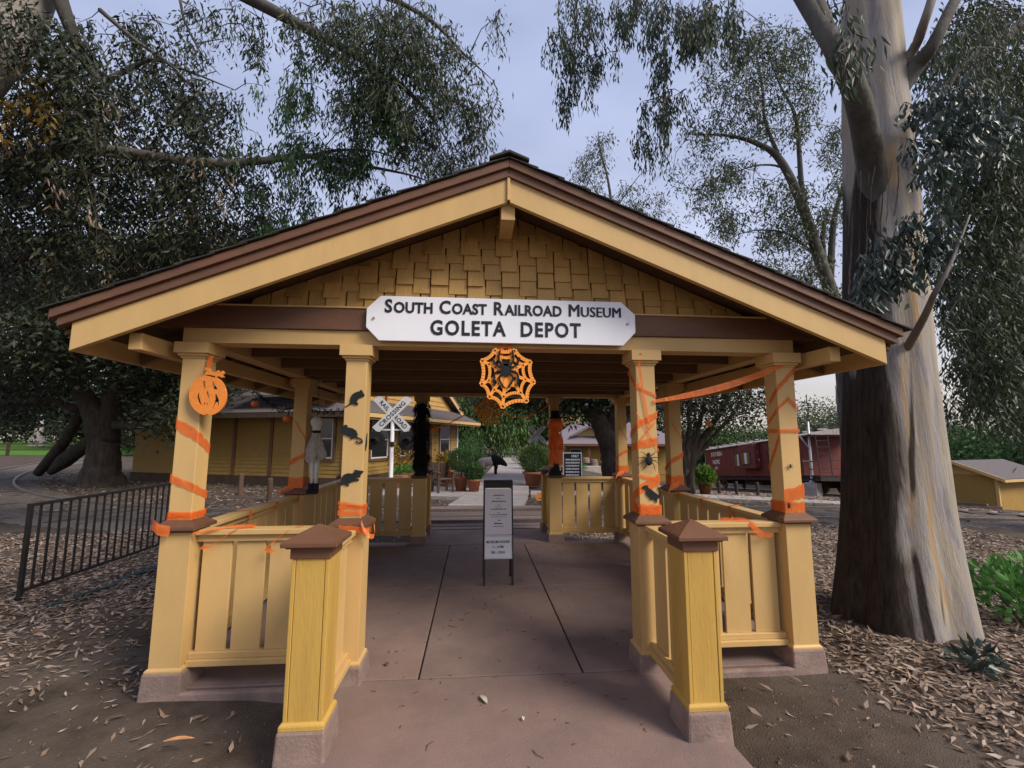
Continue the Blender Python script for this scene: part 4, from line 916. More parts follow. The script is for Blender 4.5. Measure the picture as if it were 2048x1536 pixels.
MB().box(-.95, -.905, -1.05, 10.8, EV-.18, EV-.02).build('gutter', 'dark_wood', r2); MB().box(-.9, 10.9, -1.0, .0, EV-.12, EV-.11).build('soffit', 'beam_wood', sk); MB().box(-.9, .0, .0, 10.8, EV-.12, EV-.11).build('soffit', 'beam_wood', r2)
gz0, gx0, gx1, gap_ = EV+.40, -.8, 10.9, 5.9
gwall = MB().prism([(gx0+.3, .36, gz0), (gx1-.3, .36, gz0), ((gx0+gx1)/2, .36, gap_)], (0, .12, 0)).build('gable_wall', 'yellow_shingle', DP); ORG[gwall.name] = Vector((0, 0, 0))
for s, xe in ((-1, gx0), (1, gx1)):
    apx = (gx0+gx1)/2; MB().bar((xe, .0, gz0+.05), (apx, .0, gap_+.2), .24, .05, (0, 1, 0)).build('barge_board', 'yellow', gwall)
    MB().prism([(xe, -.05, gz0+.16), (apx, -.05, gap_+.31), (apx, -.05, gap_+.39), (xe, -.05, gz0+.24)][::s], (0, 4.0, 0)).build('roof_slope', 'roof_grey', gwall)
for x in (3.1,): MB().box(x-.05, x+.05, .30, .355, gz0, gap_-1.2).build('trim', 'caboose_red', gwall)
for r in range(6):
    z = gz0+.15+r*.24; hw_ = 5.4-(z-gz0)*1.95; MB().box(5.05-hw_, 5.05+hw_, .335, .3595, z, z+.03).build('shingle_line', 'yellow_shingle', gwall)

# ================================================================== FAR STATION BUILDING (beyond the path)
fb = at(1225, 876, 40); fz = gz(fb.x, fb.y)
FB = thing('station_building', 'low yellow building with purple grey roof and small gable behind barrels', 'building', (fb.x, fb.y, fz), -.12, local=True)
lap(MB(), (5.2, 0), (-5.2, 0), 0, 2.75, (0, -1), .16).build('wall', 'siding', FB); MB().box(-5.15, 5.15, .002, 6, -.6, 2.72).build('wall_core', 'siding', FB)
for a0, a1 in ((-3.8, -2.8), (2.6, 3.8)): window(FB, 'y', a0, a1, .9, 2.2)
MB().box(-2.3, -2.1, -.9, -.75, -.1, 2.65).build('porch_post', 'brown', FB); MB().box(-4.6, -4.4, -.9, -.75, -.1, 2.65).build('porch_post', 'brown', FB)
fr_ = roofplane('roof', [(-6.0, -1.1, 2.66), (6.0, -1.1, 2.66), (4.6, 1.2, 3.75), (-4.4, 1.2, 3.75)], .12, 'roof_purple', FB); ORG[fr_.name] = Vector((0, 0, 0))
roofplane('roof', [(-6.0, 7, 2.66), (-6.0, -1.1, 2.66), (-4.4, 1.2, 3.75), (-3.2, 3.2, 4.7), (-3.2, 7, 4.7)], .12, 'roof_purple', FB)
roofplane('roof', [(-4.4, 1.2, 3.75), (4.6, 1.2, 3.75), (3.0, 3.2, 4.7), (-3.2, 3.2, 4.7)], .12, 'roof_purple', FB)
MB().box(-6.02, 6.02, -1.16, -1.10, 2.46, 2.62).build('fascia', 'brown', FB)
gp_ = MB().prism([(-3.4, .2, 3.35), (-.6, .2, 3.35), (-2.0, .2, 4.15)], (0, .1, 0)).build('gable', 'yellow', FB); ORG[gp_.name] = Vector((0, 0, 0))
for s in (-1, 1): MB().bar((-2.0+s*1.75, -.1, 3.28), (-2.0, -.1, 4.28), .9, .10, (0, 0, 1)).build('gable_roof', 'roof_purple', gp_)
MB().box(-4.35, -2.5, 3.4, 5.5, 4.2, 6.9).build('tower_wall', 'yellow', FB)
tr_ = MB(); tr_.frus((-3.43, 4.45), 1.35, .1, 6.9, 7.9); tr_.build('tower_roof', 'roof_purple', FB)
# barrels
bar_prof = [(.25, 0), (.29, .1), (.325, .3), (.335, .45), (.325, .6), (.29, .8), (.25, .9)]
for i, (px, lab) in enumerate(((1152, 'weathered wooden barrel next to the black lettered sign'), (1172, 'wooden barrel with a small black plaque leaning on it'), (1188, 'wooden barrel with a plant on top'), (1206, 'wooden barrel nearest the dark tree trunk'))):
    b = at(px, 936, 36.5); bz = gz(b.x, b.y)
    T = thing('barrel', lab, 'barrel', (b.x, b.y, bz), 0, 'barrels along the far yellow building', local=True)
    MB().lathe(bar_prof, (0, 0, 0), 16).build('staves', 'barrel_wood', T, smooth=True)
    for z, r in ((.10, .297), (.28, .326), (.62, .326), (.80, .297)): MB().lathe([(r, z-.02), (r+.004, z), (r, z+.02)], (0, 0, 0), 16).build('hoop', 'rust_dark', T)
    if i == 1: MB().box(-.26, .26, -.42, -.38, 0, .5).build('plaque', 'ink', T)
bw = at(1180, 940, 33); MBx = MB().box(bw.x-1.9, bw.x+1.9, bw.y-.25, bw.y+.25, gz(bw.x, bw.y)-.3, gz(bw.x, bw.y)+.38); tag(MBx.build('concrete_bench', 'concrete', bevel=.02), 'long low concrete bench in front of the barrels', 'bench')
# black lettered notice
nb = at(1145, 930, 17.0); nb.z = 0
NB = thing('notice_board', 'black notice board with white border and lettering behind the back railing', 'sign', (nb.x, nb.y, gz(nb.x, nb.y)), -.1, local=True)
zt_ = at(1145, 905, 17.0).z-gz(nb.x, nb.y); zb_ = zt_-1.05
MB().box(-.36, .36, -.02, .02, zb_, zt_).build('frame', 'white_board', NB); MB().box(-.325, .325, -.026, -.0205, zb_+.035, zt_-.035).build('face', 'ink', NB)
for x in (-.3, .3): MB().box(x-.02, x+.02, .021, .06, -.1, zt_-.1).build('post', 'black_metal', NB)
text('lettering', 'ONLY', .13, 'white_board', (.10, -.0275, zt_-.18), parent=NB, bold=.004, sx=.8, th=.001)
R_ = random.Random(2)
for i in range(6):
    z = zt_-.30-i*.115; m = MB(); x = -.26
    while x < .24: w_ = R_.uniform(.02, .05); m.box(x, x+w_, -.0285, -.027, z, z+.06); x += w_+.018
    m.build('worn_letter', 'white_board', NB)
# short fence of rails far along the path
rf = at(1084, 915, 33); RFz = gz(rf.x, rf.y)
RF = thing('rail_fence', 'reddish brown wooden rail fence beyond the small crossing sign', 'fence', (rf.x, rf.y, RFz), -.1, local=True)
for i in range(5): MB().box(-1.6+i*.8-.05, -1.6+i*.8+.05, -.05, .05, -.2, 1.35).build('post', 'beam_wood', RF)
for z in (.35, .75, 1.15): MB().box(-1.75, 1.75, -.08, -.055, z-.05, z+.05).build('rail', 'brown', RF)

# ================================================================== CABOOSE
ca, cb = at(1436, 900, 42.5), at(1690, 900, 25.0)
dirv = Vector((cb.x-ca.x, cb.y-ca.y, 0)); CL = dirv.length; dirv.normalize(); cmid = (ca+cb)/2
rot = math.atan2(dirv.y, dirv.x)                      # local +x runs towards the near end; the lettered side is local -y
cz = gz(cmid.x, cmid.y); tilt = math.atan2(gz(cb.x, cb.y)-gz(ca.x, ca.y), CL)
CB = thing('caboose', 'red bay window railroad caboose with white lettering parked on a track', 'caboose', (cmid.x, cmid.y, cz+.10), rot, local=True)
CB.rotation_euler = (0, -tilt, rot)
hl = CL/2; bl = hl-1.5; CW = 1.4; zb0, zt0 = 1.05, 3.40
bd = MB().box(-hl+.9, bl, -CW, CW, zb0, zt0).build('body', 'caboose_red', CB, bevel=.03); ORG[bd.name] = Vector((0, 0, 0))
by0 = -.2; MB().box(by0, by0+2.6, -CW-.42, -CW-.002, zb0+.55, zt0-.03).build('bay', 'caboose_red', bd, bevel=.03)
rp = [(-CW-.18, zt0), (-CW-.18, zt0+.05), (-CW*.5, zt0+.27), (0, zt0+.36), (CW*.5, zt0+.27), (CW+.18, zt0+.05), (CW+.18, zt0)]
rf_ = MB().prism([(-hl, y, z) for y, z in rp][::-1], (hl+bl+1.45, 0, 0)).build('roof', 'caboose_roof', CB); ORG[rf_.name] = Vector((0, 0, 0))
MB().box(-hl+.3, bl+1.2, -.25, .25, zt0+.40, zt0+.44).build('running_board', 'rust_dark', rf_)
for i in range(12): x = -hl+.5+i*(2*hl-1)/11; MB().box(x-.04, x+.04, -.9, .9, zt0+.30, zt0+.395).build('roof_rib', 'caboose_roof', rf_)
MB().lathe([(.09, 0), (.09, .5), (.14, .52), (.14, .62), (0, .66)], (1.5, .5, zt0+.3), 10).build('stove_pipe', 'rust_dark', rf_)
def cwin(x0_, x1_, y, z0, z1):
    f = MB().box(x0_-.06, x1_+.06, y-.03, y+.002, z0-.06, z1+.06).build('window', 'rust_dark', bd); ORG[f.name] = Vector((0, 0, 0))
    w_ = (x1_-x0_)/3
    for i in range(3): MB().box(x0_+i*w_+.02, x0_+(i+1)*w_-.02, y-.04, y-.031, z0, z1).build('pane', 'white_metal' if i == 1 else 'glass_dark', f)
cwin(-1.75, -.55, -CW, 1.85, 2.75); cwin(by0+.6, by0+1.9, -CW-.42, 1.95, 2.75); cwin(3.3, 4.3, -CW, 1.9, 2.7)
text('lettering', 'SOUTHERN', .50, 'white_board', (-hl+3.35, -CW-.004, 2.80), parent=bd, bold=.012, sx=.9); text('lettering', 'PACIFIC', .50, 'white_board', (-hl+3.2, -CW-.004, 2.12), parent=bd, bold=.014, sx=.9); text('lettering', '4023', .34, 'white_board', (-hl+3.2, -CW-.004, 1.66), parent=bd, bold=.004)
for x in np.arange(-hl+1.6, bl, .9): MB().box(x-.015, x+.015, -CW-.012, -CW-.0, zb0+.03, zt0-.05).build('seam', 'caboose_red', bd)
MB().box(-hl+.2, bl+1.4, -CW+.1, CW-.1, .80, 1.045).build('underframe', 'rust_dark', CB)
for x in (bl+.05, bl+1.38):
    pass
MB().box(bl+.002, bl+1.42, -CW+.05, CW-.05, 1.0455, 1.12).build('platform', 'rust_dark', CB)
m = MB()
for y in (-CW+.1, -CW*.45, CW*.45, CW-.1): m.tube([(bl+1.38, y, 1.12), (bl+1.38, y, zt0)], .03, 6)
for z in (1.5, 1.95): m.tube([(bl+1.38, -CW+.1, z), (bl+1.38, CW-.1, z)], .022, 6)
for z in np.arange(1.3, 3.3, .35): m.tube([(bl+1.38, -CW+.1, z), (bl+1.38, -CW*.45, z)], .018, 5)
m.build('end_railing', 'rust_dark', CB)
MB().tube([(-hl+.95, -CW-.06, 1.2), (-hl+.92, -CW-.08, 2.2), (-hl+.94, -CW-.06, 3.0)], .022, 6).build('grab_rail', 'white_metal', CB)
MB().tube([(-hl+.95, -CW-.05, 1.62), (-hl+1.1, -CW-.08, 1.25), (-hl+1.6, -CW-.07, 1.13)], .025, 6).build('grab_rail', 'white_metal', CB)
for x in (bl+.25,):
    for z in (.35, .62, .88): MB().box(x-.0, x+.55, -CW-.05, -CW+.25, z, z+.05).build('step', 'rust_dark', CB)
for xt in (-hl+2.4, bl-1.0):
    tk = MB().box(xt-1.25, xt+1.25, -1.02, -.86, .36, .66).box(xt-1.25, xt+1.25, .86, 1.02, .36, .66).box(xt-.2, xt+.2, -1.0, 1.0, .45, .78).build('bogie', 'rust_dark', CB, bevel=.03); ORG[tk.name] = Vector((0, 0, 0))
    for dx in (-.85, .85):
        for s in (-1, 1):
            wv = MB(); n = 20
            for r, y in ((.05, .10), (.42, .10), (.45, .04), (.45, -.03), (.30, -.05), (.10, -.08)): wv.v += [(xt+dx+r*math.cos(2*math.pi*k/n), s*(.78+y*1.0), .46+r*math.sin(2*math.pi*k/n)) for k in range(n)]
            wv.f = [(i*n+k, i*n+(k+1) % n, (i+1)*n+(k+1) % n, (i+1)*n+k) for i in range(5) for k in range(n)]; wv.build('wheel', 'rail_steel', tk)
MB().box(-1.5, 1.2, -.9, .9, .42, .79).build('battery_box', 'rust_dark', CB)
TK = thing('siding_track', 'short rusty siding of rails and ties beneath the caboose', 'track', (cmid.x, cmid.y, cz), rot, local=True); TK.rotation_euler = (0, -tilt, rot)
for s in (-1, 1): MB().box(-hl-6, hl+7, s*.74-.035, s*.74+.035, .0, .105).build('rail', 'rail_steel', TK)
tie2 = MB().box(-.11, .11, -1.3, 1.3, -.12, .0).mesh('tie', 'dark_wood')
for x in np.arange(-hl-5.8, hl+7, .62): put('tie', tie2, TK, (x, 0, -.002))
# post-and-chain along the caboose
for i, px in enumerate((1438, 1473, 1515, 1560)):
    q = gnd(px, 983); b = at(px, 976, 19.0+i*-.6); b.z = gz(b.x, b.y)
    tag(MB().lathe([(.06, -.1), (.06, .5), (.045, .54), (.0, .55)], b, 8).build('bollard', 'dark_wood'), 'short dark wooden bollard standing before the caboose track', 'bollard', 'bollards before the caboose')
# signal mast
sm = gnd(1627, 992); SM = thing('signal_mast', 'grey railway signal mast with diagonal braces on a pale concrete block', 'mast', (sm.x, sm.y, gz(sm.x, sm.y)), .5, local=True)
ks = (sm-CAM).dot(FW)/F_PX; hb, hm = 26*ks, 148*ks
MB().frus((0, 0), .36, .33, -.2, hb).build('concrete_base', 'concrete', SM, bevel=.02)
MB().lathe([(.21, hb), (.15, hb+.08), (.09, hb+.22), (.075, hb+.6), (.06, hm), (.0, hm+.02)], (0, 0, 0), 14).build('pole', 'galvanised', SM, smooth=True)
for z in (hb+.75, hb+1.2): MB().lathe([(.095, 0), (.10, .03), (.095, .06)], (0, 0, z), 12).build('collar', 'rust_dark', SM)
for o_ in (0, .09): MB().bar((-.04, 0, hm*.62+o_), (-1.15, 0, hm*.62+.75+o_), .03, .03).build('brace', 'galvanised', SM)
MB().tube([(0, 0, hm-.02), (-1.2, 0, hm+.02)], .012, 5).build('arm', 'rust_dark', SM); MB().tube([(-.03, 0, hm*.47), (-1.0, 0, hm*.47)], .012, 5).build('arm', 'galvanised', SM)
# little yellow shed beyond the great tree
shp = at(1985, 1000, 22); SH = thing('yellow_shed', 'small yellow shed with low gabled roof beyond the large eucalyptus trunk', 'shed', (shp.x, shp.y, at(1985, 1003, 22).z), .28, local=True)
MB().box(-1.6, 2.4, -.9, 2.0, -.5, 1.35).build('wall', 'siding', SH); MB().box(-1.66, -1.55, -.96, -.85, -.3, 1.34).build('corner_board', 'yellow', SH)
roofplane('roof', [(-2.0, -1.3, 1.25), (2.9, -1.3, 1.25), (2.9, .6, 2.0), (-2.0, .6, 2.0)], .1, 'roof_grey', SH); roofplane('roof', [(-2.0, .6, 2.0), (2.9, .6, 2.0), (2.9, 2.4, 1.25), (-2.0, 2.4, 1.25)], .1, 'roof_grey', SH)
MB().prism([(-1.58, -.9, 1.30), (-1.58, 2.0, 1.30), (-1.58, .6, 1.9)][::-1], (.06, 0, 0)).build('gable_wall', 'yellow', SH)
for s in (-1, 1): MB().bar((-2.02, .6+s*1.95, 1.18), (-2.02, .6, 1.97), .14, .05, (1, 0, 0)).build('barge_board', 'yellow', SH)
MB().box(-2.0, 2.9, -1.36, -1.31, 1.10, 1.22).build('fascia', 'yellow', SH)
# fence and pale tree base by the lawn
for i in range(9):
    pass
LF = thing('lawn_fence', 'dark two-rail wooden fence along the edge of the green lawn', 'fence', (-45, 46, gz(-45, 46)), 0, local=True)
x = -26.0
while x < 28: MB().box(x-.09, x+.09, -.09, .09, -.2, 1.30).build('post', 'dark_wood', LF); x += 3.9
for z in (.55, 1.10): MB().bar((-27, 0, z), (28, 0, z), .07, .12).build('rail', 'dark_wood', LF)

# ================================================================== POTTED PLANTS AND YARD THINGS
def pot(m, r, h): return m.lathe([(r*.68, 0), (r*.92, h*.82), (r*1.06, h*.83), (r*1.08, h), (r*.95, h), (r*.9, h*.93)], (0, 0, 0), 18)
def foliage_ball(c, rx, rz_, n, L0, mat, par, name='foliage', shell=.5, up=.2):
    u = RNG.normal(size=(n, 3)); u /= np.linalg.norm(u, axis=1)[:, None]; r = RNG.uniform(shell, 1, n)**.6
    Pp = u*r[:, None]*np.array([rx, rx, rz_])+np.array(c); Dd = u+RNG.normal(0, .6, (n, 3))+np.array([0, 0, up]); return leaves(name, mat, Pp, Dd, RNG.uniform(.6, 1.2, n)*L0, RNG.uniform(.3, .5, n)*L0, par)
PG = 'potted plants along the depot walk'
def potted(label, px, py, d, r, h, kind, grp=PG, plant_h=.8):
    b = at(px, py, d); b.z = gz(b.x, b.y)+.045; T = thing('potted_plant', label, 'potted plant', b, random.uniform(0, 6), grp, local=True)
    pot(MB(), r, h).build('pot', 'terracotta', T, smooth=True); MB().lathe([(r*.88, h*.88), (.01, h*.9)], (0, 0, 0), 14).build('soil', 'soil_pot', T)
    MB().tube([(0, 0, h*.8), (.02, .01, h+plant_h*.4), (0, .03, h+plant_h*.7)], [.03, .022, .012], 6).build('stem', 'bark_limb', T)
    if kind == 'topiary': foliage_ball((0, 0, h+plant_h*.72), .42, .40, 3800, .06, 'leaf_green', T, up=.5)
    elif kind == 'bush': foliage_ball((0, 0, h+plant_h*.42), .30, plant_h*.55, 2000, .08, 'leaf_green', T, up=.3)
    elif kind == 'croton': foliage_ball((0, 0, h+plant_h*.45), .36, plant_h*.5, 420, .17, 'leaf_croton', T, up=.8)
    elif kind == 'fern': foliage_ball((0, 0, h+.12), .32, .35, 700, .20, 'leaf_lime', T, shell=.2, up=1.2)
    elif kind == 'shrub': foliage_ball((0, 0, h+plant_h*.5), .45, plant_h*.6, 2400, .09, 'leaf_pepper', T, up=.5)
    return T
potted('round clipped topiary ball in a terracotta pot beside the depot walk', 922, 975, 14.6, .24, .45, 'topiary', plant_h=.76)
potted('dense green bush in a low pot at the corner of the path', 948, 976, 14.3, .22, .40, 'bush', plant_h=.5)
potted('yellow variegated croton in a terracotta pot under the narrow window', 893, 958, 17.0, .26, .48, 'croton', plant_h=.72)
potted('tall leafy croton by the depot wall beside the crossing signal post', 797, 962, 16.4, .24, .42, 'croton', plant_h=1.2)
potted('loose feathery shrub in a wide dark pot before the small crossing sign', 1066, 968, 16.2, .36, .50, 'shrub', plant_h=.85)
potted('lime green fern in a terracotta pot at the edge of the cross walk', 1410, 976, 15.2, .24, .42, 'fern', None)
# red trough of plants by the depot
tq = at(815, 952, 16.0); TR = thing('flower_trough', 'long reddish flower trough of small plants against the depot', 'planter', (tq.x, tq.y, -.01), 1.2, local=True)
MB().box(-.7, .7, -.22, .22, 0, .42).build('trough', 'terracotta', TR, bevel=.02); foliage_ball((0, 0, .52), .5, .22, 700, .10, 'leaf_bright', TR, up=.8)
# slatted chair by the pots
ch = at(885, 984, 14.2); CH = thing('garden_chair', 'dark wooden garden chair facing the path beside a terracotta pot', 'chair', (ch.x, ch.y, -.0), .5, local=True)
for x in (-.25, .25):
    MB().box(x-.03, x+.03, -.26, -.20, 0, .60).build('leg', 'dark_wood', CH); MB().box(x-.03, x+.03, .20, .26, 0, .92).build('leg', 'dark_wood', CH); MB().box(x-.045, x+.045, -.30, .199, .6005, .63).build('armrest', 'wood_post', CH)
for i in range(4): MB().box(-.219, .219, -.25+i*.11, -.16+i*.11, .40, .43).build('seat_slat', 'wood_post', CH)
for i in range(4): MB().box(-.21+i*.11, -.12+i*.11, .215, .24, .431, .90).build('back_slat', 'dark_wood', CH)
# the animal figure by the path
an = at(982, 950, 21); AN = thing('animal_figure', 'life-size animal figure with black shaggy shoulders and pale hindquarters by the path', 'statue', (an.x, an.y, -.0), .25, local=True)
def loft(m, secs, n=14):                              # x, z, half height, half width
    b = len(m.v)
    for x, z, hz, hy in secs: m.v += [(x, hy*math.cos(2*math.pi*k/n), z+hz*math.sin(2*math.pi*k/n)) for k in range(n)]
    for i in range(len(secs)-1):
        for k in range(n): m.f.append((b+i*n+k, b+i*n+(k+1) % n, b+(i+1)*n+(k+1) % n, b+(i+1)*n+k))
    m.f.append(tuple(b+k for k in range(n-1, -1, -1))); m.f.append(tuple(b+(len(secs)-1)*n+k for k in range(n))); return m
m = loft(MB(), [(-.62, .62, .03, .02), (-.56, .60, .14, .11), (-.38, .60, .18, .15), (-.15, .60, .19, .16), (.05, .63, .23, .18)])
for s in (-1, 1): m.tube([(-.45, s*.09, .55), (-.40, s*.09, .38), (-.50, s*.09, .22), (-.48, s*.09, .06), (-.45, s*.09, .0)], [.10, .075, .045, .035, .04], 8)
m.build('hindquarters', 'pale_trunk', AN, smooth=True)
m = loft(MB(), [(-.02, .64, .22, .17), (.15, .66, .28, .21), (.32, .66, .25, .19), (.45, .62, .19, .14), (.58, .56, .17, .12), (.70, .48, .12, .09), (.78, .42, .07, .06), (.80, .41, .02, .02)])
for s in (-1, 1):
    m.tube([(.22, s*.10, .52), (.24, s*.10, .32), (.22, s*.10, .16), (.23, s*.10, .0)], [.09, .06, .04, .045], 8); m.tube([(.52, s*.09, .70), (.50, s*.17, .78), (.53, s*.18, .86)], [.035, .03, .01], 6)
m.build('shoulders', 'tuft_black', AN, smooth=True)
MB().tube([(-.60, 0, .68), (-.70, 0, .58), (-.72, 0, .40)], [.025, .02, .03], 6).build('tail', 'pale_trunk', AN)
# posts and chain left of the depot
pc = [gnd(538, 1003), gnd(690, 985)]
for i, (px, py) in enumerate(((538, 1003), (480, 990), (700, 990))):
    b = gnd(px, py); tag(MB().lathe([(.075, -.1), (.075, .62), (.05, .66), (0, .665)], (b.x, b.y, soil(b.x, b.y)), 8).build('bollard', 'wood_post'), 'stubby brown wooden bollard before the depot wall', 'bollard', 'bollards before the depot')
ob = at(1418, 848, 14.5); lantern('orange pumpkin lantern hanging in the many-stemmed tree', ob, .10)
og = gnd(1081, 1008); og.z = gz(og.x, og.y)
PS = thing('pumpkin_sign', 'small flat orange pumpkin stake sign beside the crossing planks', 'decoration', (og.x, og.y, og.z))
lp = [(.14*math.cos(a*math.pi/10), .19+.11*math.sin(a*math.pi/10)) for a in range(20)]; ho = [[(-.07, .22), (-.03, .22), (-.05, .26)], [(.03, .22), (.07, .22), (.05, .26)], [(-.08, .16), (.08, .16), (.04, .13), (-.04, .13)]]
cutout('face', 'orange_foam', [lp]+ho, .012, (og.x, og.y, og.z), parent=PS); MB().box(og.x-.012, og.x+.012, og.y+.007, og.y+.02, og.z-.1, og.z+.2).build('stake', 'wood_post', PS)
wb = gnd(1345, 1008)
# ================================================================== TREES
def resample(pts, rs, k=5):
    cp = curve_pts(pts, k); n = len(pts)-1; out = []
    for i in range(len(cp)): t = i/(len(cp)-1)*n; j = min(int(t), n-1); out.append(rs[j]+(rs[j+1]-rs[j])*(t-j))
    return cp, out
class Tree:
    def __init__(s, name, label, base, bark='bark_limb', group=None):
        s.T = thing(name, label, 'tree', base, group=group); s.nodes = []; s.bark = bark; s.tw = MB(); s.P = []; s.D = []; s.L = []; s.W = []
    def limb(s, pts, rs, name='limb', n=10, wob=0, bark=None, grow=True):
        cp, rr = resample(pts, rs)
        if wob: cp = [p+Vector((random.uniform(-wob, wob), random.uniform(-wob, wob), 0)) if 0 < i < len(cp)-1 else p for i, p in enumerate(cp)]
        if grow: s.nodes += cp
        return MB().tube(cp, rr, n).build(name, bark or s.bark, s.T, smooth=True)
    def zone(s, px, py, rx, ry, d, dd, n, nl=26, ln=.11, wd=.021, hang=.8, tl=.5, spread=.05, twig=.005, drift=0, pts=None):
        NP = np.array([p[:] for p in s.nodes]+[(0, 0, -99)]*n); nn_ = len(s.nodes)
        for i in range(n):
            if pts is not None: c = Vector(pts[i])
            else:
                a = random.uniform(0, 2*math.pi); r = math.sqrt(random.random()); c = at(px+rx*r*math.cos(a), py+ry*r*math.sin(a), d+random.uniform(-dd, dd))
            if c.z < gz(c.x, c.y)+.25: continue
            g = Vector((random.gauss(0, 1), random.gauss(0, 1), random.gauss(0, .6))).normalized(); dv = (g*(1-hang)+Vector((drift, 0, -hang))).normalized(); L_ = tl*random.uniform(.6, 1.3)
            if twig:
                q = Vector(NP[np.argmin(((NP[:nn_]-np.array(c[:]))**2).sum(1))]); NP[nn_] = c[:]; nn_ += 1; s.nodes.append(c); ln_ = (q-c).length; md = q.lerp(c, .55)+Vector((random.uniform(-.12, .12)*ln_, random.uniform(-.12, .12)*ln_, .10*ln_))
                s.tw.tube([q, md, c, c+dv*L_*.5+g*.03, c+dv*L_], [twig*1.6, twig*1.2, twig*.8, twig*.5, twig*.25], 3)
            t = RNG.random(nl); p0 = np.array(c[:])+t[:, None]*L_*np.array(dv[:])+RNG.normal(0, spread, (nl, 3))
            o = RNG.normal(size=(nl, 3)); o[:, 2] *= .6; o /= np.linalg.norm(o, axis=1)[:, None]
            dd_ = o*(1-hang*.75)+np.array([0, 0, -hang]); s.P.append(p0); s.D.append(dd_); s.L.append(RNG.uniform(.6, 1.25, nl)*ln); s.W.append(RNG.uniform(.7, 1.3, nl)*wd)
        return s
    def done(s, mat, name='crown', twigs=True, fold=.25):
        if twigs and s.tw.v: s.tw.build('twigs', s.bark, s.T)['kind'] = 'stuff'; s.tw = MB()
        if s.P: leaves(name, mat, np.concatenate(s.P), np.concatenate(s.D), np.concatenate(s.L), np.concatenate(s.W), s.T, fold=fold); s.P, s.D, s.L, s.W = [], [], [], []
        return s

# ---- the great eucalyptus on the right
def bark_euc():
    m = bpy.data.materials.new('bark_euc'); m.use_nodes = True; t = m.node_tree; b = t.nodes['Principled BSDF']; N = t.nodes.new; K_ = t.links.new
    co = N('ShaderNodeTexCoord'); mp_ = N('ShaderNodeMapping'); mp_.inputs['Scale'].default_value = (5.5, 5.5, .55); K_(co.outputs['Object'], mp_.inputs[0])
    n1 = N('ShaderNodeTexNoise'); n1.inputs['Scale'].default_value = 1.5; n1.inputs['Detail'].default_value = 8; n1.inputs['Roughness'].default_value = .65; n1.inputs['Distortion'].default_value = .5; K_(mp_.outputs[0], n1.inputs['Vector'])
    pale = N('ShaderNodeValToRGB'); e_ = pale.color_ramp.elements; e_[0].position = .30; e_[0].color = (.15, .13, .12, 1); e_[1].position = .66; e_[1].color = (.40, .375, .36, 1); x = e_.new(.44); x.color = (.30, .275, .265, 1); x = e_.new(.56); x.color = (.36, .30, .22, 1)
    K_(n1.outputs[0], pale.inputs[0])
    mp2 = N('ShaderNodeMapping'); mp2.inputs['Scale'].default_value = (16, 16, 1.0); K_(co.outputs['Object'], mp2.inputs[0])
    n2 = N('ShaderNodeTexNoise'); n2.inputs['Scale'].default_value = 2.0; n2.inputs['Detail'].default_value = 8; n2.inputs['Roughness'].default_value = .7; K_(mp2.outputs[0], n2.inputs['Vector'])
    dk = N('ShaderNodeValToRGB'); e_ = dk.color_ramp.elements; e_[0].position = .32; e_[0].color = (.010, .007, .006, 1); e_[1].position = .72; e_[1].color = (.062, .046, .036, 1); K_(n2.outputs[0], dk.inputs[0])
    at_ = N('ShaderNodeAttribute'); at_.attribute_name = 'old_bark'
    ad = N('ShaderNodeMath'); ad.operation = 'ADD'; sc1 = N('ShaderNodeMath'); sc1.operation = 'MULTIPLY_ADD'; sc1.inputs[1].default_value = 1.1; sc1.inputs[2].default_value = -.55; K_(n1.outputs[0], sc1.inputs[0]); K_(at_.outputs['Fac'], ad.inputs[0]); K_(sc1.outputs[0], ad.inputs[1])
    mk = N('ShaderNodeValToRGB'); mk.color_ramp.elements[0].position = .36; mk.color_ramp.elements[1].position = .66; K_(ad.outputs[0], mk.inputs[0])
    mx = N('ShaderNodeMix'); mx.data_type = 'RGBA'; K_(mk.outputs[0], mx.inputs[0]); ap_ = N('ShaderNodeAttribute'); ap_.attribute_name = 'peel'; mxp = N('ShaderNodeMix'); mxp.data_type = 'RGBA'; mxp.inputs[7].default_value = (.40, .28, .16, 1); K_(ap_.outputs['Fac'], mxp.inputs[0]); K_(pale.outputs[0], mxp.inputs[6]); K_(mxp.outputs[2], mx.inputs[6]); K_(dk.outputs[0], mx.inputs[7]); K_(mx.outputs[2], b.inputs['Base Color'])
    b.inputs['Roughness'].default_value = .8; b.inputs['Specular IOR Level'].default_value = .2
    bp = N('ShaderNodeBump'); bp.inputs['Strength'].default_value = .7; bp.inputs['Distance'].default_value = .03; K_(n2.outputs[0], bp.inputs['Height']); K_(bp.outputs[0], b.inputs['Normal'])
    MATS['bark_euc'] = m
bark_euc()
EB = Vector((3.98, 4.10, -.05)); ET = aty(1740, 0, 4.22)
E1 = Tree('eucalyptus_tree', 'huge eucalyptus with pale peeling trunk beside the right corner of the pavilion', EB, 'bark_limb')
ax = (ET-EB); ax = ax/ax.z
NR, NZ, ZT = 160, 220, 12.5
vs, old, peel = [], [], []
ACR = Vector((EB.y, -EB.x, 0)).normalized()
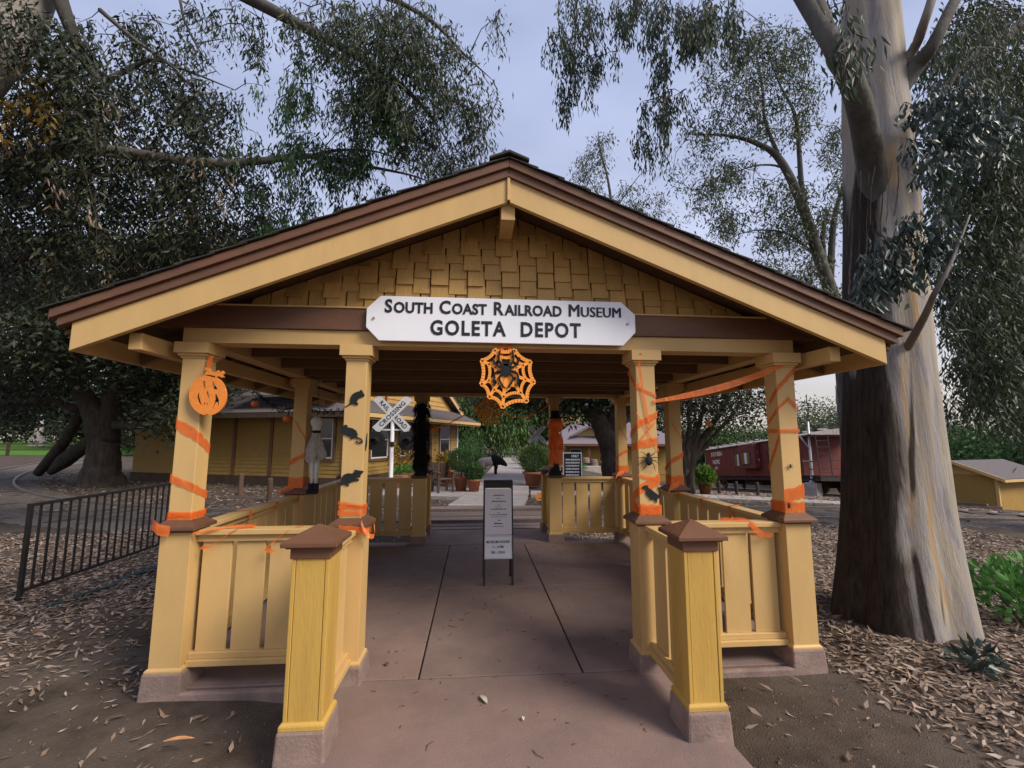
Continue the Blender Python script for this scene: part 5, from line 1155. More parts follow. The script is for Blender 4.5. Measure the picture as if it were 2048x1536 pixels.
for i in range(NZ):
    z = -.35+(ZT+.35)*(i/(NZ-1))**1.25; c = EB+ax*z
    r = .435-.026*z if z > 1.2 else .435-.026*z+.10*((1.2-z)/1.2)**1.7
    r = max(r, .16)
    for k in range(NR):
        a = 2*math.pi*k/NR
        fl = .065*max(0.25, 1-z/3.5)*(math.sin(a*5+.6*z+.5)+.6*math.sin(a*9-1.1*z))+.012*math.sin(a*13+z*1.7)+.010*math.sin(a*3-z*2.1)
        rr = r*(1+fl); d = Vector((math.cos(a), math.sin(a), 0)); p = c+d*rr; vs.append(p[:])
        s_ = d.dot(ACR)                                  # across the side that faces the walkway
        edge = .05+.10*math.sin(z*1.3)+.06*math.sin(z*4.1+1)
        v = .5+(edge-s_)*1.5
        if z > 4.3: v -= (z-4.3)*2.0                   # smooth pale bark above the first limb
        if z < 0.9: v += (.9-z)*.25
        if z > 1.9: v -= 1.1*max(0, min(1, (-.60+.08*math.sin(z*3)-s_)*6))*min(1, (z-1.9)*2)
        for (sa, wd_, z0, z1) in ((.42, .05, 1.1, 2.9), (.62, .04, .0, 1.0), (.35, .05, -.2, .9), (.80, .03, .9, 1.7), (.30, .03, 3.4, 4.3)):   # hanging strips and seams of old bark
            ce = sa+.10*math.sin(z*1.1+sa*9)
            if z0 < z < z1: v += .55*max(0, 1-((s_-ce)/(wd_*1.6))**2)*min(1, (z-z0)*4, (z1-z)*4)
        for (sa, wd_, z0, z1) in ((-.10, .05, 5.15, 5.65), (.05, .03, 4.6, 4.75)):
            if z0 < z < z1: v += .9*max(0, 1-((s_-sa)/wd_)**2)*min(1, (z-z0)*5, (z1-z)*3)
        pe = 0
        for (sa, wd_, z0, z1) in ((.34, .17, 4.15, 4.85), (.55, .07, 2.6, 3.9), (.30, .05, .9, 2.6), (.62, .05, .2, 1.4), (.72, .06, 3.1, 3.8)):
            if z0 < z < z1: pe = max(pe, min(1, 2.2*max(0, 1-((s_-sa-.05*math.sin(z*5))/wd_)**2))*min(1, (z-z0)*5, (z1-z)*5))
        peel.append(pe); old.append(max(0, min(1, v)))
fs = [(i*NR+k, i*NR+(k+1) % NR, (i+1)*NR+(k+1) % NR, (i+1)*NR+k) for i in range(NZ-1) for k in range(NR)]
me = bpy.data.meshes.new('trunk'); me.from_pydata([(a-EB.x, b-EB.y, c-EB.z) for a, b, c in vs], [], fs); me.materials.append(MATS['bark_euc']); me.polygons.foreach_set('use_smooth', [True]*len(me.polygons))
atr = me.attributes.new('old_bark', 'FLOAT', 'POINT'); atr.data.foreach_set('value', old); at2 = me.attributes.new('peel', 'FLOAT', 'POINT'); at2.data.foreach_set('value', peel); put('trunk', me, E1.T)
TOC = (CAM-EB); TOC.z = 0; TOC.normalize()
lA = E1.limb([EB+ax*3.2, EB+ax*3.85+TOC*.13-RT*.02, EB+ax*4.45+TOC*.27-RT*.07, at(1716, 200, 4.22), at(1668, 95, 4.1), at(1610, 0, 4.4), at(1520, -150, 4.9), at(1430, -330, 5.6)], [.10, .13, .125, .105, .085, .075, .065, .05], n=14, bark='bark_limb')
E1.limb([at(1685, 125, 4.05), at(1655, 60, 4.15), at(1628, -20, 4.4), at(1600, -120, 4.8)], [.07, .065, .055, .04], n=10, bark='bark_limb')
E1.limb([at(1775, 215, 4.85), at(1830, 135, 4.75), at(1862, 95, 4.6), at(1895, 30, 4.6), at(1935, -60, 4.9), at(1960, -200, 5.3)], [.10, .085, .062, .055, .05, .04], n=10, bark='bark_limb')
E1.limb([at(1775, 170, 4.9), at(1826, 100, 4.75), at(1848, 45, 4.5), at(1870, -30, 4.5), at(1880, -120, 4.7)], [.06, .05, .042, .038, .03], n=9, bark='bark_pale')
E1.limb([EB+ax*2.2, EB+ax*2.5+TOC*.30+RT*.12, at(1848, 635, 4.0), at(1870, 585, 3.75), at(1900, 530, 3.7), at(1940, 430, 3.8)], [.05, .04, .03, .022, .014, .006], n=8, bark='bark_pale')
# high limbs that reach over the pavilion, out of the picture above
top = EB+ax*9.0
E1.limb([EB+ax*7.5, at(1500, -500, 7.0), at(1330, -330, 7.5), at(1200, -210, 7.6), at(1080, -150, 7.6)], [.16, .12, .09, .06, .03], n=9)
E1.limb([at(1500, -500, 7.0), at(1420, -260, 6.6), at(1330, -90, 6.4), at(1290, 10, 6.4)], [.07, .05, .03, .012], n=8)
for px, a, b in ((1150, -160, 235), (1118, -150, 110), (1262, -150, 60)):
    E1.limb([at(px-8, a, 7.5), at(px+4, a+(b-a)*.35, 7.5), at(px-2, a+(b-a)*.7, 7.5), at(px+8, b, 7.5)], [.02, .014, .009, .003], n=5)
for args in ((1150, 30, 45, 60, 7.5, .4, 16), (1118, 85, 30, 35, 7.5, .3, 10), (1152, 150, 42, 50, 7.5, .3, 12), (1195, 100, 40, 30, 7.4, .4, 9), (1210, 30, 60, 40, 7.4, .4, 14), (1272, 10, 60, 35, 7, .5, 14), (1335, 60, 60, 70, 6.5, .5, 28), (1395, 20, 40, 50, 6.3, .5, 16), (1325, 190, 50, 50, 6.6, .4, 14), (1300, 270, 35, 50, 6.8, .4, 9), (1440, 20, 50, 40, 5.8, .5, 10), (1480, 60, 25, 50, 5.6, .3, 5), (1110, 200, 25, 20, 7.5, .2, 3)):
    E1.zone(*args[:6], int(args[6]*1.5), nl=28, ln=.125, wd=.026, hang=.86, tl=.42)
for args in ((1700, 60, 40, 80, 3.9, .3, 7), (1660, 20, 40, 40, 4.2, .3, 8)): E1.zone(*args, nl=16, ln=.12, wd=.024, hang=.85, tl=.35)
for args in ((1985, 60, 80, 60, 5.6, .6, 16), (1930, 110, 70, 60, 5.6, .5, 14), (1960, 170, 60, 60, 5.4, .5, 14)): E1.zone(*args, nl=24, ln=.11, wd=.021, hang=.8, tl=.4)
E1.done('leaf_euc')
# juvenile broad blue-green leaves on the trunk
for args in ((1900, 215, 85, 62, 4.2, .35, 40), (1960, 240, 60, 60, 4.5, .3, 20), (1850, 300, 40, 25, 3.8, .15, 8), (1800, 500, 66, 60, 3.85, .15, 28), (1850, 440, 40, 40, 3.9, .15, 10), (1735, 560, 28, 30, 3.8, .1, 6), (1880, 330, 30, 30, 4.0, .2, 6)):
    E1.zone(*args, nl=17, ln=.10, wd=.036, hang=.75, tl=.22, spread=.05, twig=.004)
E1.done('leaf_blue', 'juvenile_leaves')
m = MB()
for px, y0, y1, d in ((1696, 330, 560, 4.22), (1706, 340, 640, 4.16), (1690, 420, 600, 4.26), (1735, 330, 450, 4.16), (1752, 330, 520, 4.14), (1768, 320, 470, 4.13), (1782, 330, 430, 4.14), (1722, 345, 600, 4.14)):
    a, b = at(px+16, y0, d+.12), at(px+6, y1, d); md = a.lerp(b, .5)+RT*random.uniform(-.06, .02); strip(m, curve_pts([a, md, b], 5), RT*random.uniform(.015, .03)+_f*.015, .005)
m.build('bark_strips', 'rust_dark', E1.T)['kind'] = 'stuff'

# ---- tree at the left whose limbs hang over the roof
LB = Vector((-6.3, 4.2, -.05))
T2 = Tree('eucalyptus_tree', 'leaning pale barked eucalyptus left of the pavilion with limbs over its roof', LB, 'bark_limb')
T2.limb([LB-Vector((0, 0, .3)), Vector((-6.35, 4.3, 1.2)), Vector((-6.2, 4.5, 3.2)), at(25, 60, 6.2), at(120, -150, 6.2), at(330, -420, 6.4), at(420, -800, 7)], [.42, .36, .32, .27, .21, .17, .12], 'trunk', 18, bark='bark_pale')
T2.limb([at(120, -150, 6.2), at(330, -90, 6.1), at(490, -8, 6.1), at(600, 50, 6.1), at(700, 104, 6.1), at(790, 160, 6.2), at(860, 230, 6.3), at(905, 300, 6.4)], [.13, .10, .085, .07, .055, .04, .02, .006], n=10)
T2.limb([at(490, -8, 6.1), at(620, -40, 6.2), at(760, -10, 6.3), at(860, 40, 6.4), at(930, 110, 6.4), at(985, 160, 6.4)], [.06, .05, .04, .03, .015, .004], n=8)
T2.limb([at(-60, 360, 6.4), at(60, 315, 6.5), at(180, 300, 6.5), at(300, 312, 6.5), at(420, 326, 6.5), at(520, 322, 6.5), at(620, 312, 6.6), at(720, 330, 6.7), at(820, 350, 6.8), at(880, 372, 6.8)], [.14, .11, .09, .075, .062, .052, .04, .028, .014, .004], n=10, bark='bark_pale')
T2.limb([at(620, 312, 6.6), at(680, 300, 6.6), at(760, 305, 6.7), at(850, 345, 6.7)], [.03, .022, .012, .004], n=6)
T2.limb([at(100, -60, 6.2), at(135, 40, 6.4), at(165, 110, 6.6), at(205, 160, 6.8), at(300, 120, 6.9), at(370, 140, 7.0), at(470, 180, 7.0)], [.11, .085, .07, .045, .03, .02, .006], n=9, bark='bark_limb')
T2.limb([at(200, 20, 6.8), at(270, 80, 6.8), at(340, 130, 6.8), at(420, 210, 6.8), at(500, 260, 6.8)], [.035, .028, .02, .012, .004], n=7)
T2.limb([at(360, 0, 6.4), at(372, 50, 6.4), at(405, 110, 6.4), at(440, 150, 6.4)], [.02, .016, .01, .004], n=6)
T2.limb([at(300, 312, 6.5), at(380, 420, 6.7), at(450, 480, 6.9), at(540, 560, 7.2)], [.03, .022, .014, .006], n=7)
for args in ((650, 40, 80, 50, 6.1, .5, 22), (740, 70, 110, 70, 6.2, .6, 56), (830, 60, 90, 60, 6.3, .6, 34), (800, 165, 100, 75, 6.2, .5, 54), (730, 190, 70, 60, 6.1, .5, 34), (900, 150, 55, 60, 6.4, .4, 18), (905, 250, 60, 60, 6.4, .4, 22), (960, 195, 38, 32, 6.4, .3, 8), (830, 270, 60, 40, 6.3, .4, 18), (940, 320, 40, 36, 6.5, .3, 8), (880, 330, 60, 30, 6.6, .4, 12), (540, 20, 60, 40, 6.1, .5, 4), (460, 40, 50, 40, 6.3, .5, 4), (400, 60, 40, 60, 6.5, .4, 8), (1000, 40, 12, 24, 6.2, .2, 3), (700, 300, 50, 45, 6.6, .4, 14), (500, 70, 30, 60, 6.4, .3, 6)):
    T2.zone(*args[:6], int(args[6]*1.6), nl=30, ln=.11, wd=.024, hang=.70, tl=.42, spread=.075, drift=.05, twig=.006)
T2.done('leaf_euc')
for args in ((605, 150, 40, 60, 6.2, .3, 12), (590, 210, 50, 40, 6.3, .4, 9), (760, 210, 60, 60, 6.1, .3, 20), (600, 300, 60, 40, 6.5, .4, 26), (690, 310, 60, 35, 6.6, .4, 22), (560, 390, 70, 60, 6.8, .5, 20), (640, 400, 60, 60, 7.0, .5, 12), (480, 300, 60, 40, 6.6, .4, 9), (520, 190, 60, 60, 6.7, .4, 5), (740, 380, 40, 30, 7, .3, 8)):
    T2.zone(*args[:6], int(args[6]*1.5), nl=28, ln=.10, wd=.025, hang=.84, tl=.36)
T2.done('leaf_green', 'young_leaves')
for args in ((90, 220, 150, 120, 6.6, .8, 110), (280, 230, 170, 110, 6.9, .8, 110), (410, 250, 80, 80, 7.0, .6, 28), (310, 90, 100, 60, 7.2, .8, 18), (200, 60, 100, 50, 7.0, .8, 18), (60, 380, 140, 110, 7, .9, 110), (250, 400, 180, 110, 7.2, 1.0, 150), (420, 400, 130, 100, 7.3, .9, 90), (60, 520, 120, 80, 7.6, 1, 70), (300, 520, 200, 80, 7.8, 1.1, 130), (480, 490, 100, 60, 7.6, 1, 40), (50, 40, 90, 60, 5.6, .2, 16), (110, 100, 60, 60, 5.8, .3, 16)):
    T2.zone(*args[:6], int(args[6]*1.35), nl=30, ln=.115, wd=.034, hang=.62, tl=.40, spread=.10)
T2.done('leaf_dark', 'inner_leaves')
for args in ((60, 180, 45, 25, 5.8, .2, 6), (90, 215, 30, 25, 5.8, .2, 5),  (20, 230, 20, 40, 5.8, .2, 4), (60, 140, 60, 30, 5.8, .2, 4)): T2.zone(*args, nl=14, ln=.13, wd=.035, hang=.6, tl=.25, spread=.05, twig=0)
T2.done('leaf_croton', 'dead_leaves', twigs=False)
for args in ((120, 300, 150, 150, 6.2, .5, 16), (320, 400, 200, 120, 6.6, .6, 22), (150, 480, 160, 90, 6.9, .7, 18), (430, 470, 130, 60, 7.0, .6, 12)): T2.zone(*args, nl=12, ln=.12, wd=.022, hang=.75, tl=.3, spread=.06, twig=.004)
T2.done('leaf_dead', 'dry_sprays')

# ---- oaks on the left
def oak(label, base, trunks, zones, mat='leaf_dark', bark='bark_dark', group=None, name='oak_tree', ln=.2, wd=.09):
    T = Tree(name, label, base, bark, group)
    for i, (pts, rs) in enumerate(trunks): T.limb(pts, rs, 'trunk' if i == 0 else 'limb', 14, wob=.04)
    for z in zones: T.zone(*z[:7], nl=z[7] if len(z) > 7 else 30, ln=ln, wd=wd, hang=.35, tl=.8, spread=.28, twig=.012)
    T.done(mat); return T
b = gnd(205, 972); d0 = (b-CAM).dot(FW)
oak('broad dark oak with forking rough trunk standing left of the pavilion', b, [
    ([at(203, 990, d0), at(203, 945, d0), at(207, 900, d0), at(200, 850, d0), at(175, 800, d0), at(140, 745, d0), at(95, 690, d0), at(50, 620, d0)], [.85, .56, .47, .44, .30, .24, .18, .12]),
    ([at(212, 880, d0), at(222, 820, d0), at(232, 760, d0), at(235, 700, d0), at(250, 620, d0), at(290, 520, d0+.5)], [.38, .30, .26, .22, .17, .10]),
    ([at(150, 760, d0), at(165, 700, d0), at(155, 640, d0), at(180, 560, d0)], [.2, .17, .13, .08]),
    ([at(225, 850, d0), at(290, 850, d0-.5), at(340, 828, d0-1), at(420, 800, d0-1.5)], [.17, .13, .09, .04]),
    ([at(160, 820, d0), at(90, 800, d0), at(20, 805, d0), at(-60, 790, d0)], [.15, .12, .09, .06])],
    [(80, 640, 190, 90, d0-1, 3, 260), (260, 640, 190, 90, d0-1, 3, 260), (130, 540, 260, 90, d0, 3, 260), (400, 590, 160, 90, d0+1, 3, 200), (60, 740, 130, 45, d0+1, 2.5, 90), (260, 740, 110, 50, d0+1, 2.5, 80), (380, 720, 90, 60, d0+2, 2.5, 90), (520, 560, 120, 80, d0+1, 3, 120), (-80, 600, 120, 200, d0, 3, 120), (330, 820, 60, 30, d0-1, 1, 26), (20, 800, 130, 40, d0+3, 2, 110), (330, 790, 100, 50, d0+3, 2, 90), (420, 760, 80, 60, d0+2, 2, 80)])
b2 = gnd(310, 912); d2 = (b2-CAM).dot(FW)
oak('small bushy tree on the leaf litter behind the broad oak', b2, [([at(312, 920, d2), at(310, 885, d2), at(316, 850, d2), at(330, 800, d2)], [.42, .36, .30, .2]), ([at(311, 870, d2), at(290, 835, d2), at(265, 800, d2)], [.2, .15, .1])],
    [(320, 830, 90, 40, d2, 2, 120), (300, 870, 60, 22, d2, 1.5, 40), (340, 780, 120, 40, d2, 2, 100)], ln=.3, wd=.14)
# fallen trunks by the oak
a, c = gnd(95, 930), gnd(75, 932)
for lab, pts, rs in (('dark fallen log propped against the broad oak', [(76, 946), (104, 915), (132, 878), (160, 830)], [.17, .22, .20, .18]), ('black charred log resting on the ground beside the broad oak', [(102, 944), (128, 922), (158, 900), (190, 878)], [.14, .30, .27, .2])):
    dd_ = d0+2.2; cp, rr = resample([at(x, y, dd_+i*-.2) for i, (x, y) in enumerate(pts)], rs); tag(MB().tube(cp, rr, 12).build('fallen_log', 'bark_dark', smooth=True), lab, 'log')
pt = gnd(78, 873); pt = at(78, 858, 58)
PT = thing('tree_stump', 'pale conical base of a far tree trunk on the lawn', 'tree', (pt.x, pt.y, .3)); hgt = 30*58/F_PX
MB().lathe([(1.0, -.4), (.92, .3), (.70, 1.0), (.42, 1.9), (.36, 5.0)], (pt.x, pt.y, .3), 18).build('trunk', 'pale_trunk', PT, smooth=True)
# ---- far tree belt
def far_tree(label, px, d, h, crown, mat, ln, n, trunk_r=.35, name='tree', group='trees standing far behind the pavilion', dens=28, bark='bark_dark', lean=0, hang=.35, base_py=None):
    b = at(px, 876, d); b.z = gz(b.x, b.y)
    T = Tree(name, label, b, bark, group); tp = b+Vector((lean, 0, h))
    T.limb([b-Vector((0, 0, .3)), b+Vector((lean*.2, .0, h*.3)), b+Vector((lean*.6, .1, h*.62)), tp], [trunk_r, trunk_r*.75, trunk_r*.5, trunk_r*.15], 'trunk', 9, wob=.08)
    for k in range(5):
        a = random.uniform(0, 6.28); z = h*random.uniform(.35, .7); q = b+Vector((lean*z/h, 0, z)); T.limb([q, q+Vector((math.cos(a)*h*.12, math.sin(a)*h*.12, h*.1)), q+Vector((math.cos(a)*h*.22, math.sin(a)*h*.22, h*.22))], [trunk_r*.4, trunk_r*.28, trunk_r*.1], n=6)
    ctr = []
    for (cx, cz, rx, rz_) in crown:
        for _ in range(n//len(crown)):
            u = Vector((random.gauss(0, 1), random.gauss(0, 1), random.gauss(0, 1))).normalized()*random.random()**.45; ctr.append((b.x+cx+u.x*rx, b.y+u.y*rx, b.z+cz+u.z*rz_))
    T.zone(0, 0, 0, 0, 0, 0, len(ctr), nl=dens, ln=ln, wd=ln*.38, hang=hang, tl=ln*3.5, spread=ln*1.5, twig=0, pts=ctr); T.done(mat, twigs=False); return T
for i, (px, d, h) in enumerate(((-160, 52, 15), (-30, 66, 17), (130, 70, 18), (235, 56, 14), (330, 62, 15), (420, 50, 15), (520, 58, 17), (610, 52, 15))):
    far_tree(('dark spreading tree of the belt beyond the lawn', 'dark spreading tree behind the depot roof')[px > 380], px, d, h, [(0, h*.60, h*.45, h*.38), (h*.25, h*.35, h*.35, h*.25), (-h*.25, h*.35, h*.35, h*.25), (0, h*.25, h*.4, h*.14)], 'leaf_dark', .6, 440, .6, 'oak_tree', ('tree belt beyond the lawn', 'trees behind the depot roof')[px > 380])
# pepper trees over the path
for i, (px, d, h, lab) in enumerate(((955, 40, 9, 'weeping pepper tree behind the depot end wall'), (1045, 48, 10, 'weeping bright green pepper tree at the end of the path'), (1120, 46, 10, 'weeping pepper tree behind the rail fence'), (870, 44, 10, 'dark pepper tree rising over the depot roof'))):
    far_tree(lab, px, d, h, [(0, h*.6, h*.42, h*.32), (h*.2, h*.42, h*.3, h*.25), (-h*.2, h*.42, h*.3, h*.25)], 'leaf_pepper' if i != 3 else 'leaf_dark', .42, 380, .4, 'pepper_tree', 'pepper trees over the path', hang=.85)
# dark tree by the barrels with a heavy curved trunk
d6 = 17.5; g6 = at(1222, 960, d6); g6.z = gz(g6.x, g6.y)
oak('dark tree with thick curving trunk behind the right back railing', g6, [([at(1228, 985, d6), at(1226, 940, d6), at(1222, 900, d6), at(1210, 865, d6), at(1190, 830, d6+.2), at(1160, 800, d6+.4), at(1120, 770, d6+.6), at(1080, 740, d6+.8)], [.50, .44, .42, .40, .36, .30, .24, .14]),
    ([at(1216, 870, d6), at(1225, 830, d6), at(1228, 780, d6), at(1240, 720, d6)], [.28, .25, .2, .12])],
    [(1180, 790, 110, 32, d6+1, 1.5, 90), (1090, 770, 120, 40, d6+1, 2, 90), (1230, 740, 160, 60, d6, 2, 120), (1010, 760, 90, 40, d6+1, 2, 70)], ln=.24, wd=.10)
# many-stemmed tree near the caboose
d7 = 14.8; g7 = at(1382, 975, d7); g7.z = gz(g7.x, g7.y)
stems = [([at(1378+dx, 985, d7), at(1380+dx, 930, d7), at(1385+mx*.5, 870, d7), at(1390+mx, 810, d7), at(1392+mx*1.5, 740, d7)], [r, r*.85, r*.65, r*.45, r*.2]) for dx, mx, r in ((0, 55, .17), (-8, -12, .13), (4, 18, .14), (-12, -42, .12), (6, 90, .10), (-4, 2, .10))]
oak('many-stemmed dark tree with fanning trunks between pavilion and caboose', g7, stems, [(1400, 790, 90, 30, d7, 1.2, 60), (1470, 790, 70, 30, d7, 1, 40), (1440, 830, 60, 18, d7, 1, 16), (1350, 800, 50, 30, d7, 1, 26), (1420, 740, 120, 30, d7, 1.4, 60)], ln=.14, wd=.06)
# hedges and trees behind the caboose
for px, d, h, lab in ((1440, 60, 7.5, 'rounded green tree behind the left end of the caboose'), (1500, 64, 7.2, 'rounded green tree above the caboose roof'), (1390, 66, 7, 'rounded green tree between the pavilion columns'), (1555, 62, 6.5, 'rounded green tree behind the right outer column')):
    far_tree(lab, px, d, h, [(0, h*.6, h*.45, h*.38), (h*.3, h*.45, h*.3, h*.28)], 'leaf_hedge', .4, 420, .3, 'round_tree', 'rounded trees behind the caboose')
for px, d, h, lab in ((1620, 45, 9.5, 'airy olive green tree behind the signal mast'), (1680, 50, 11, 'airy olive green tree just left of the great trunk'), (1760, 48, 11, 'airy olive tree hidden partly by the great trunk')):
    far_tree(lab, px, d, h, [(0, h*.62, h*.38, h*.30), (h*.2, h*.4, h*.35, h*.22), (-h*.2, h*.4, h*.3, h*.22)], 'leaf_far', .3, 420, .25, 'olive_tree', 'airy trees behind the caboose track', bark='bark_limb')
far_tree('bare trunked slim young tree right of the caboose', 1678, 30, 4.2, [(0, 3.2, 1.5, 1.0), (.5, 2.6, 1.2, .8)], 'leaf_far', .16, 220, .08, 'young_tree', None, bark='bark_limb')
# slender tree above the roof, right of the ridge
def tall(label, base_px, d, trunks, zones, mat, ln, wd, hang=.6, name='eucalyptus_tree', bark='bark_limb', tl=.5, spread=.12, tw=.010, nl=22, group=None):
    b = at(base_px, 876, d); b.z = gz(b.x, b.y); T = Tree(name, label, b, bark, group)
    for i, (pts, rs) in enumerate(trunks):
        P_ = [at(x, y, d+o) for x, y, o in pts]
        if i == 0: P_ = [b-Vector((0, 0, .3))]+P_; rs = [rs[0]*1.25]+rs
        T.limb(P_, rs, 'trunk' if i == 0 else 'limb', 10)
    for z in zones: T.zone(*z, nl=nl, ln=ln, wd=wd, hang=hang, tl=tl, spread=spread, twig=tw)
    T.done(mat); return T
tall('slender wispy tree showing above the roof right of the ridge', 1230, 24, [([(1228, 600, 0), (1226, 450, 0), (1216, 360, 0), (1200, 300, 0), (1196, 262, 0)], [.12, .09, .06, .035, .012]), ([(1226, 440, 0), (1200, 400, 0), (1180, 360, 0), (1160, 330, 0)], [.05, .035, .02, .01]), ([(1226, 430, 0), (1250, 390, 0), (1280, 350, 0), (1300, 340, 0)], [.04, .03, .018, .008]), ([(1226, 480, 0), (1270, 430, 0), (1310, 400, 0)], [.04, .025, .01])],
    [(1195, 300, 28, 36, 24, .8, 20), (1180, 350, 34, 30, 24, .8, 16), (1160, 330, 18, 16, 24, .5, 6), (1250, 395, 50, 30, 24, 1, 22), (1295, 400, 40, 50, 24, 1, 18), (1240, 460, 60, 25, 24, 1, 18), (1320, 450, 40, 30, 24, 1, 10), (1215, 270, 16, 14, 24, .5, 5)], 'leaf_far', .22, .055, tl=.6, spread=.18, nl=26)
# eucalyptus with pale forking branches between the roof and the great trunk
dt = 15.0
tall('grey green eucalyptus with pale forking branches behind the roof slope', 1700, dt, [([(1690, 760, 0), (1672, 620, 0), (1640, 520, 0), (1600, 400, 0), (1560, 320, 0), (1520, 290, 0), (1460, 272, 0), (1380, 268, 0)], [.26, .22, .19, .15, .12, .08, .05, .015]),
    ([(1620, 455, 0), (1604, 380, 0), (1598, 300, 0), (1590, 230, 0), (1560, 170, 0), (1540, 120, 0)], [.11, .09, .075, .055, .03, .012]), ([(1560, 320, 0), (1530, 240, 0), (1525, 180, 0), (1515, 120, 0), (1500, 60, 0)], [.07, .055, .045, .03, .012]),
    ([(1600, 400, 0), (1570, 340, 0), (1520, 330, 0), (1470, 345, 0), (1420, 370, 0)], [.05, .04, .03, .02, .008]), ([(1660, 560, 0), (1668, 440, 0), (1690, 360, 0), (1700, 300, 0)], [.12, .09, .06, .03]), ([(1640, 520, 0), (1580, 470, 0), (1520, 460, 0), (1470, 470, 0)], [.06, .04, .025, .01]), ([(1676, 640, 0), (1655, 560, .3), (1645, 480, .5), (1655, 420, .6)], [.13, .11, .09, .05])],
    [(1470, 60, 60, 50, dt, 1, 26), (1510, 110, 60, 50, dt, 1, 34), (1450, 150, 50, 40, dt, 1, 22), (1560, 160, 60, 60, dt, 1, 34), (1480, 220, 60, 45, dt, 1, 30), (1410, 250, 50, 40, dt, 1, 20), (1550, 240, 50, 40, dt, 1, 22), (1600, 210, 40, 60, dt, 1, 22), (1400, 340, 60, 45, dt, 1, 24), (1470, 350, 60, 40, dt, 1, 26), (1560, 390, 60, 40, dt, 1, 28), (1510, 450, 70, 40, dt, 1, 30), (1600, 470, 60, 50, dt, 1, 30), (1560, 540, 70, 40, dt, 1, 30), (1630, 560, 50, 60, dt, 1, 30), (1680, 300, 40, 80, dt, 1, 30), (1660, 400, 40, 60, dt, 1, 26), (1420, 450, 50, 40, dt, 1, 14), (1690, 620, 40, 60, dt, 1, 24), (1560, 90, 60, 50, dt, 1, 20), (1620, 100, 40, 60, dt, 1, 16), (1430, 420, 40, 40, dt, 1, 10)], 'leaf_far', .17, .044, hang=.6, tl=.5, spread=.15, nl=34)
# trees behind the great trunk, at the right edge
dr = 8.5
TR_ = tall('dense eucalyptus with dark heavy limbs at the right of the great trunk', 2230, dr, [([(2150, 780, 0), (2080, 700, 0), (2040, 600, 0), (2020, 520, 0), (2035, 400, 0), (2070, 250, 0), (2090, 60, 0)], [.32, .28, .24, .20, .18, .15, .10]),
    ([(2110, -40, -2), (2048, 45, -2), (1980, 95, -2), (1925, 130, -2), (1890, 185, -2), (1862, 250, -2)], [.09, .085, .07, .045, .03, .01]), ([(2020, 520, 0), (1990, 400, 0), (1960, 300, 0), (1950, 180, 0)], [.09, .07, .05, .02]), ([(2040, 600, 0), (1980, 560, 0), (1940, 560, 0), (1900, 580, 0)], [.07, .05, .03, .01]), ([(2070, 250, 0), (2010, 200, 0), (1960, 60, 0)], [.07, .05, .02]), ([(2075, 700, 0), (2000, 690, 0), (1940, 700, 0), (1905, 690, 0)], [.06, .045, .03, .01])],
    [(1960, 60, 90, 70, dr, 1, 60), (2030, 150, 80, 90, dr, 1, 70), (1960, 260, 90, 70, dr, 1, 60), (2030, 340, 70, 90, dr, 1, 60), (1950, 400, 80, 70, dr, 1, 60), (2020, 480, 70, 80, dr, 1, 60), (1940, 520, 70, 60, dr, 1, 50), (1930, 610, 60, 60, dr, 1, 44), (2000, 620, 70, 60, dr, 1, 56), (2000, 710, 70, 50, dr, 1, 50), (1935, 700, 40, 40, dr, .8, 20), (2040, 760, 40, 40, dr, .8, 18), (1990, 790, 60, 45, dr, 1, 26), (1925, 770, 35, 50, dr, .8, 14), (2045, 830, 40, 40, dr, .8, 14), (1905, 350, 40, 90, dr, 1, 24), (1885, 110, 50, 60, dr, 1, 24)], 'leaf_euc', .14, .036, hang=.7, tl=.45, spread=.12, nl=38)
for px, d, h, lab in ((1960, 34, 6.2, 'dark green shrubby tree behind the yellow shed'), (2060, 30, 6, 'dark green tree overhanging the yellow shed'), (1900, 52, 9, 'dark tree in the distance right of the great trunk')):
    far_tree(lab, px, d, h, [(0, h*.6, h*.42, h*.38), (h*.2, h*.38, h*.4, h*.3), (-h*.2, h*.38, h*.4, h*.3)], 'leaf_green' if px != 1900 else 'leaf_dark', .34, 620, .3, 'shrub_tree', 'trees about the yellow shed')
far_tree('dark tree closing the view behind the far yellow building', 1260, 62, 15, [(0, 8, 7, 6), (4, 6, 5, 4), (-4, 6, 5, 4)], 'leaf_dark', .5, 380, .5, 'oak_tree', 'trees behind the far building')
far_tree('dark tree behind the gable of the far yellow building', 1170, 66, 15, [(0, 8, 7, 6), (4, 6, 5, 4), (-4, 6, 5, 4)], 'leaf_pepper', .5, 380, .5, 'oak_tree', 'trees behind the far building')
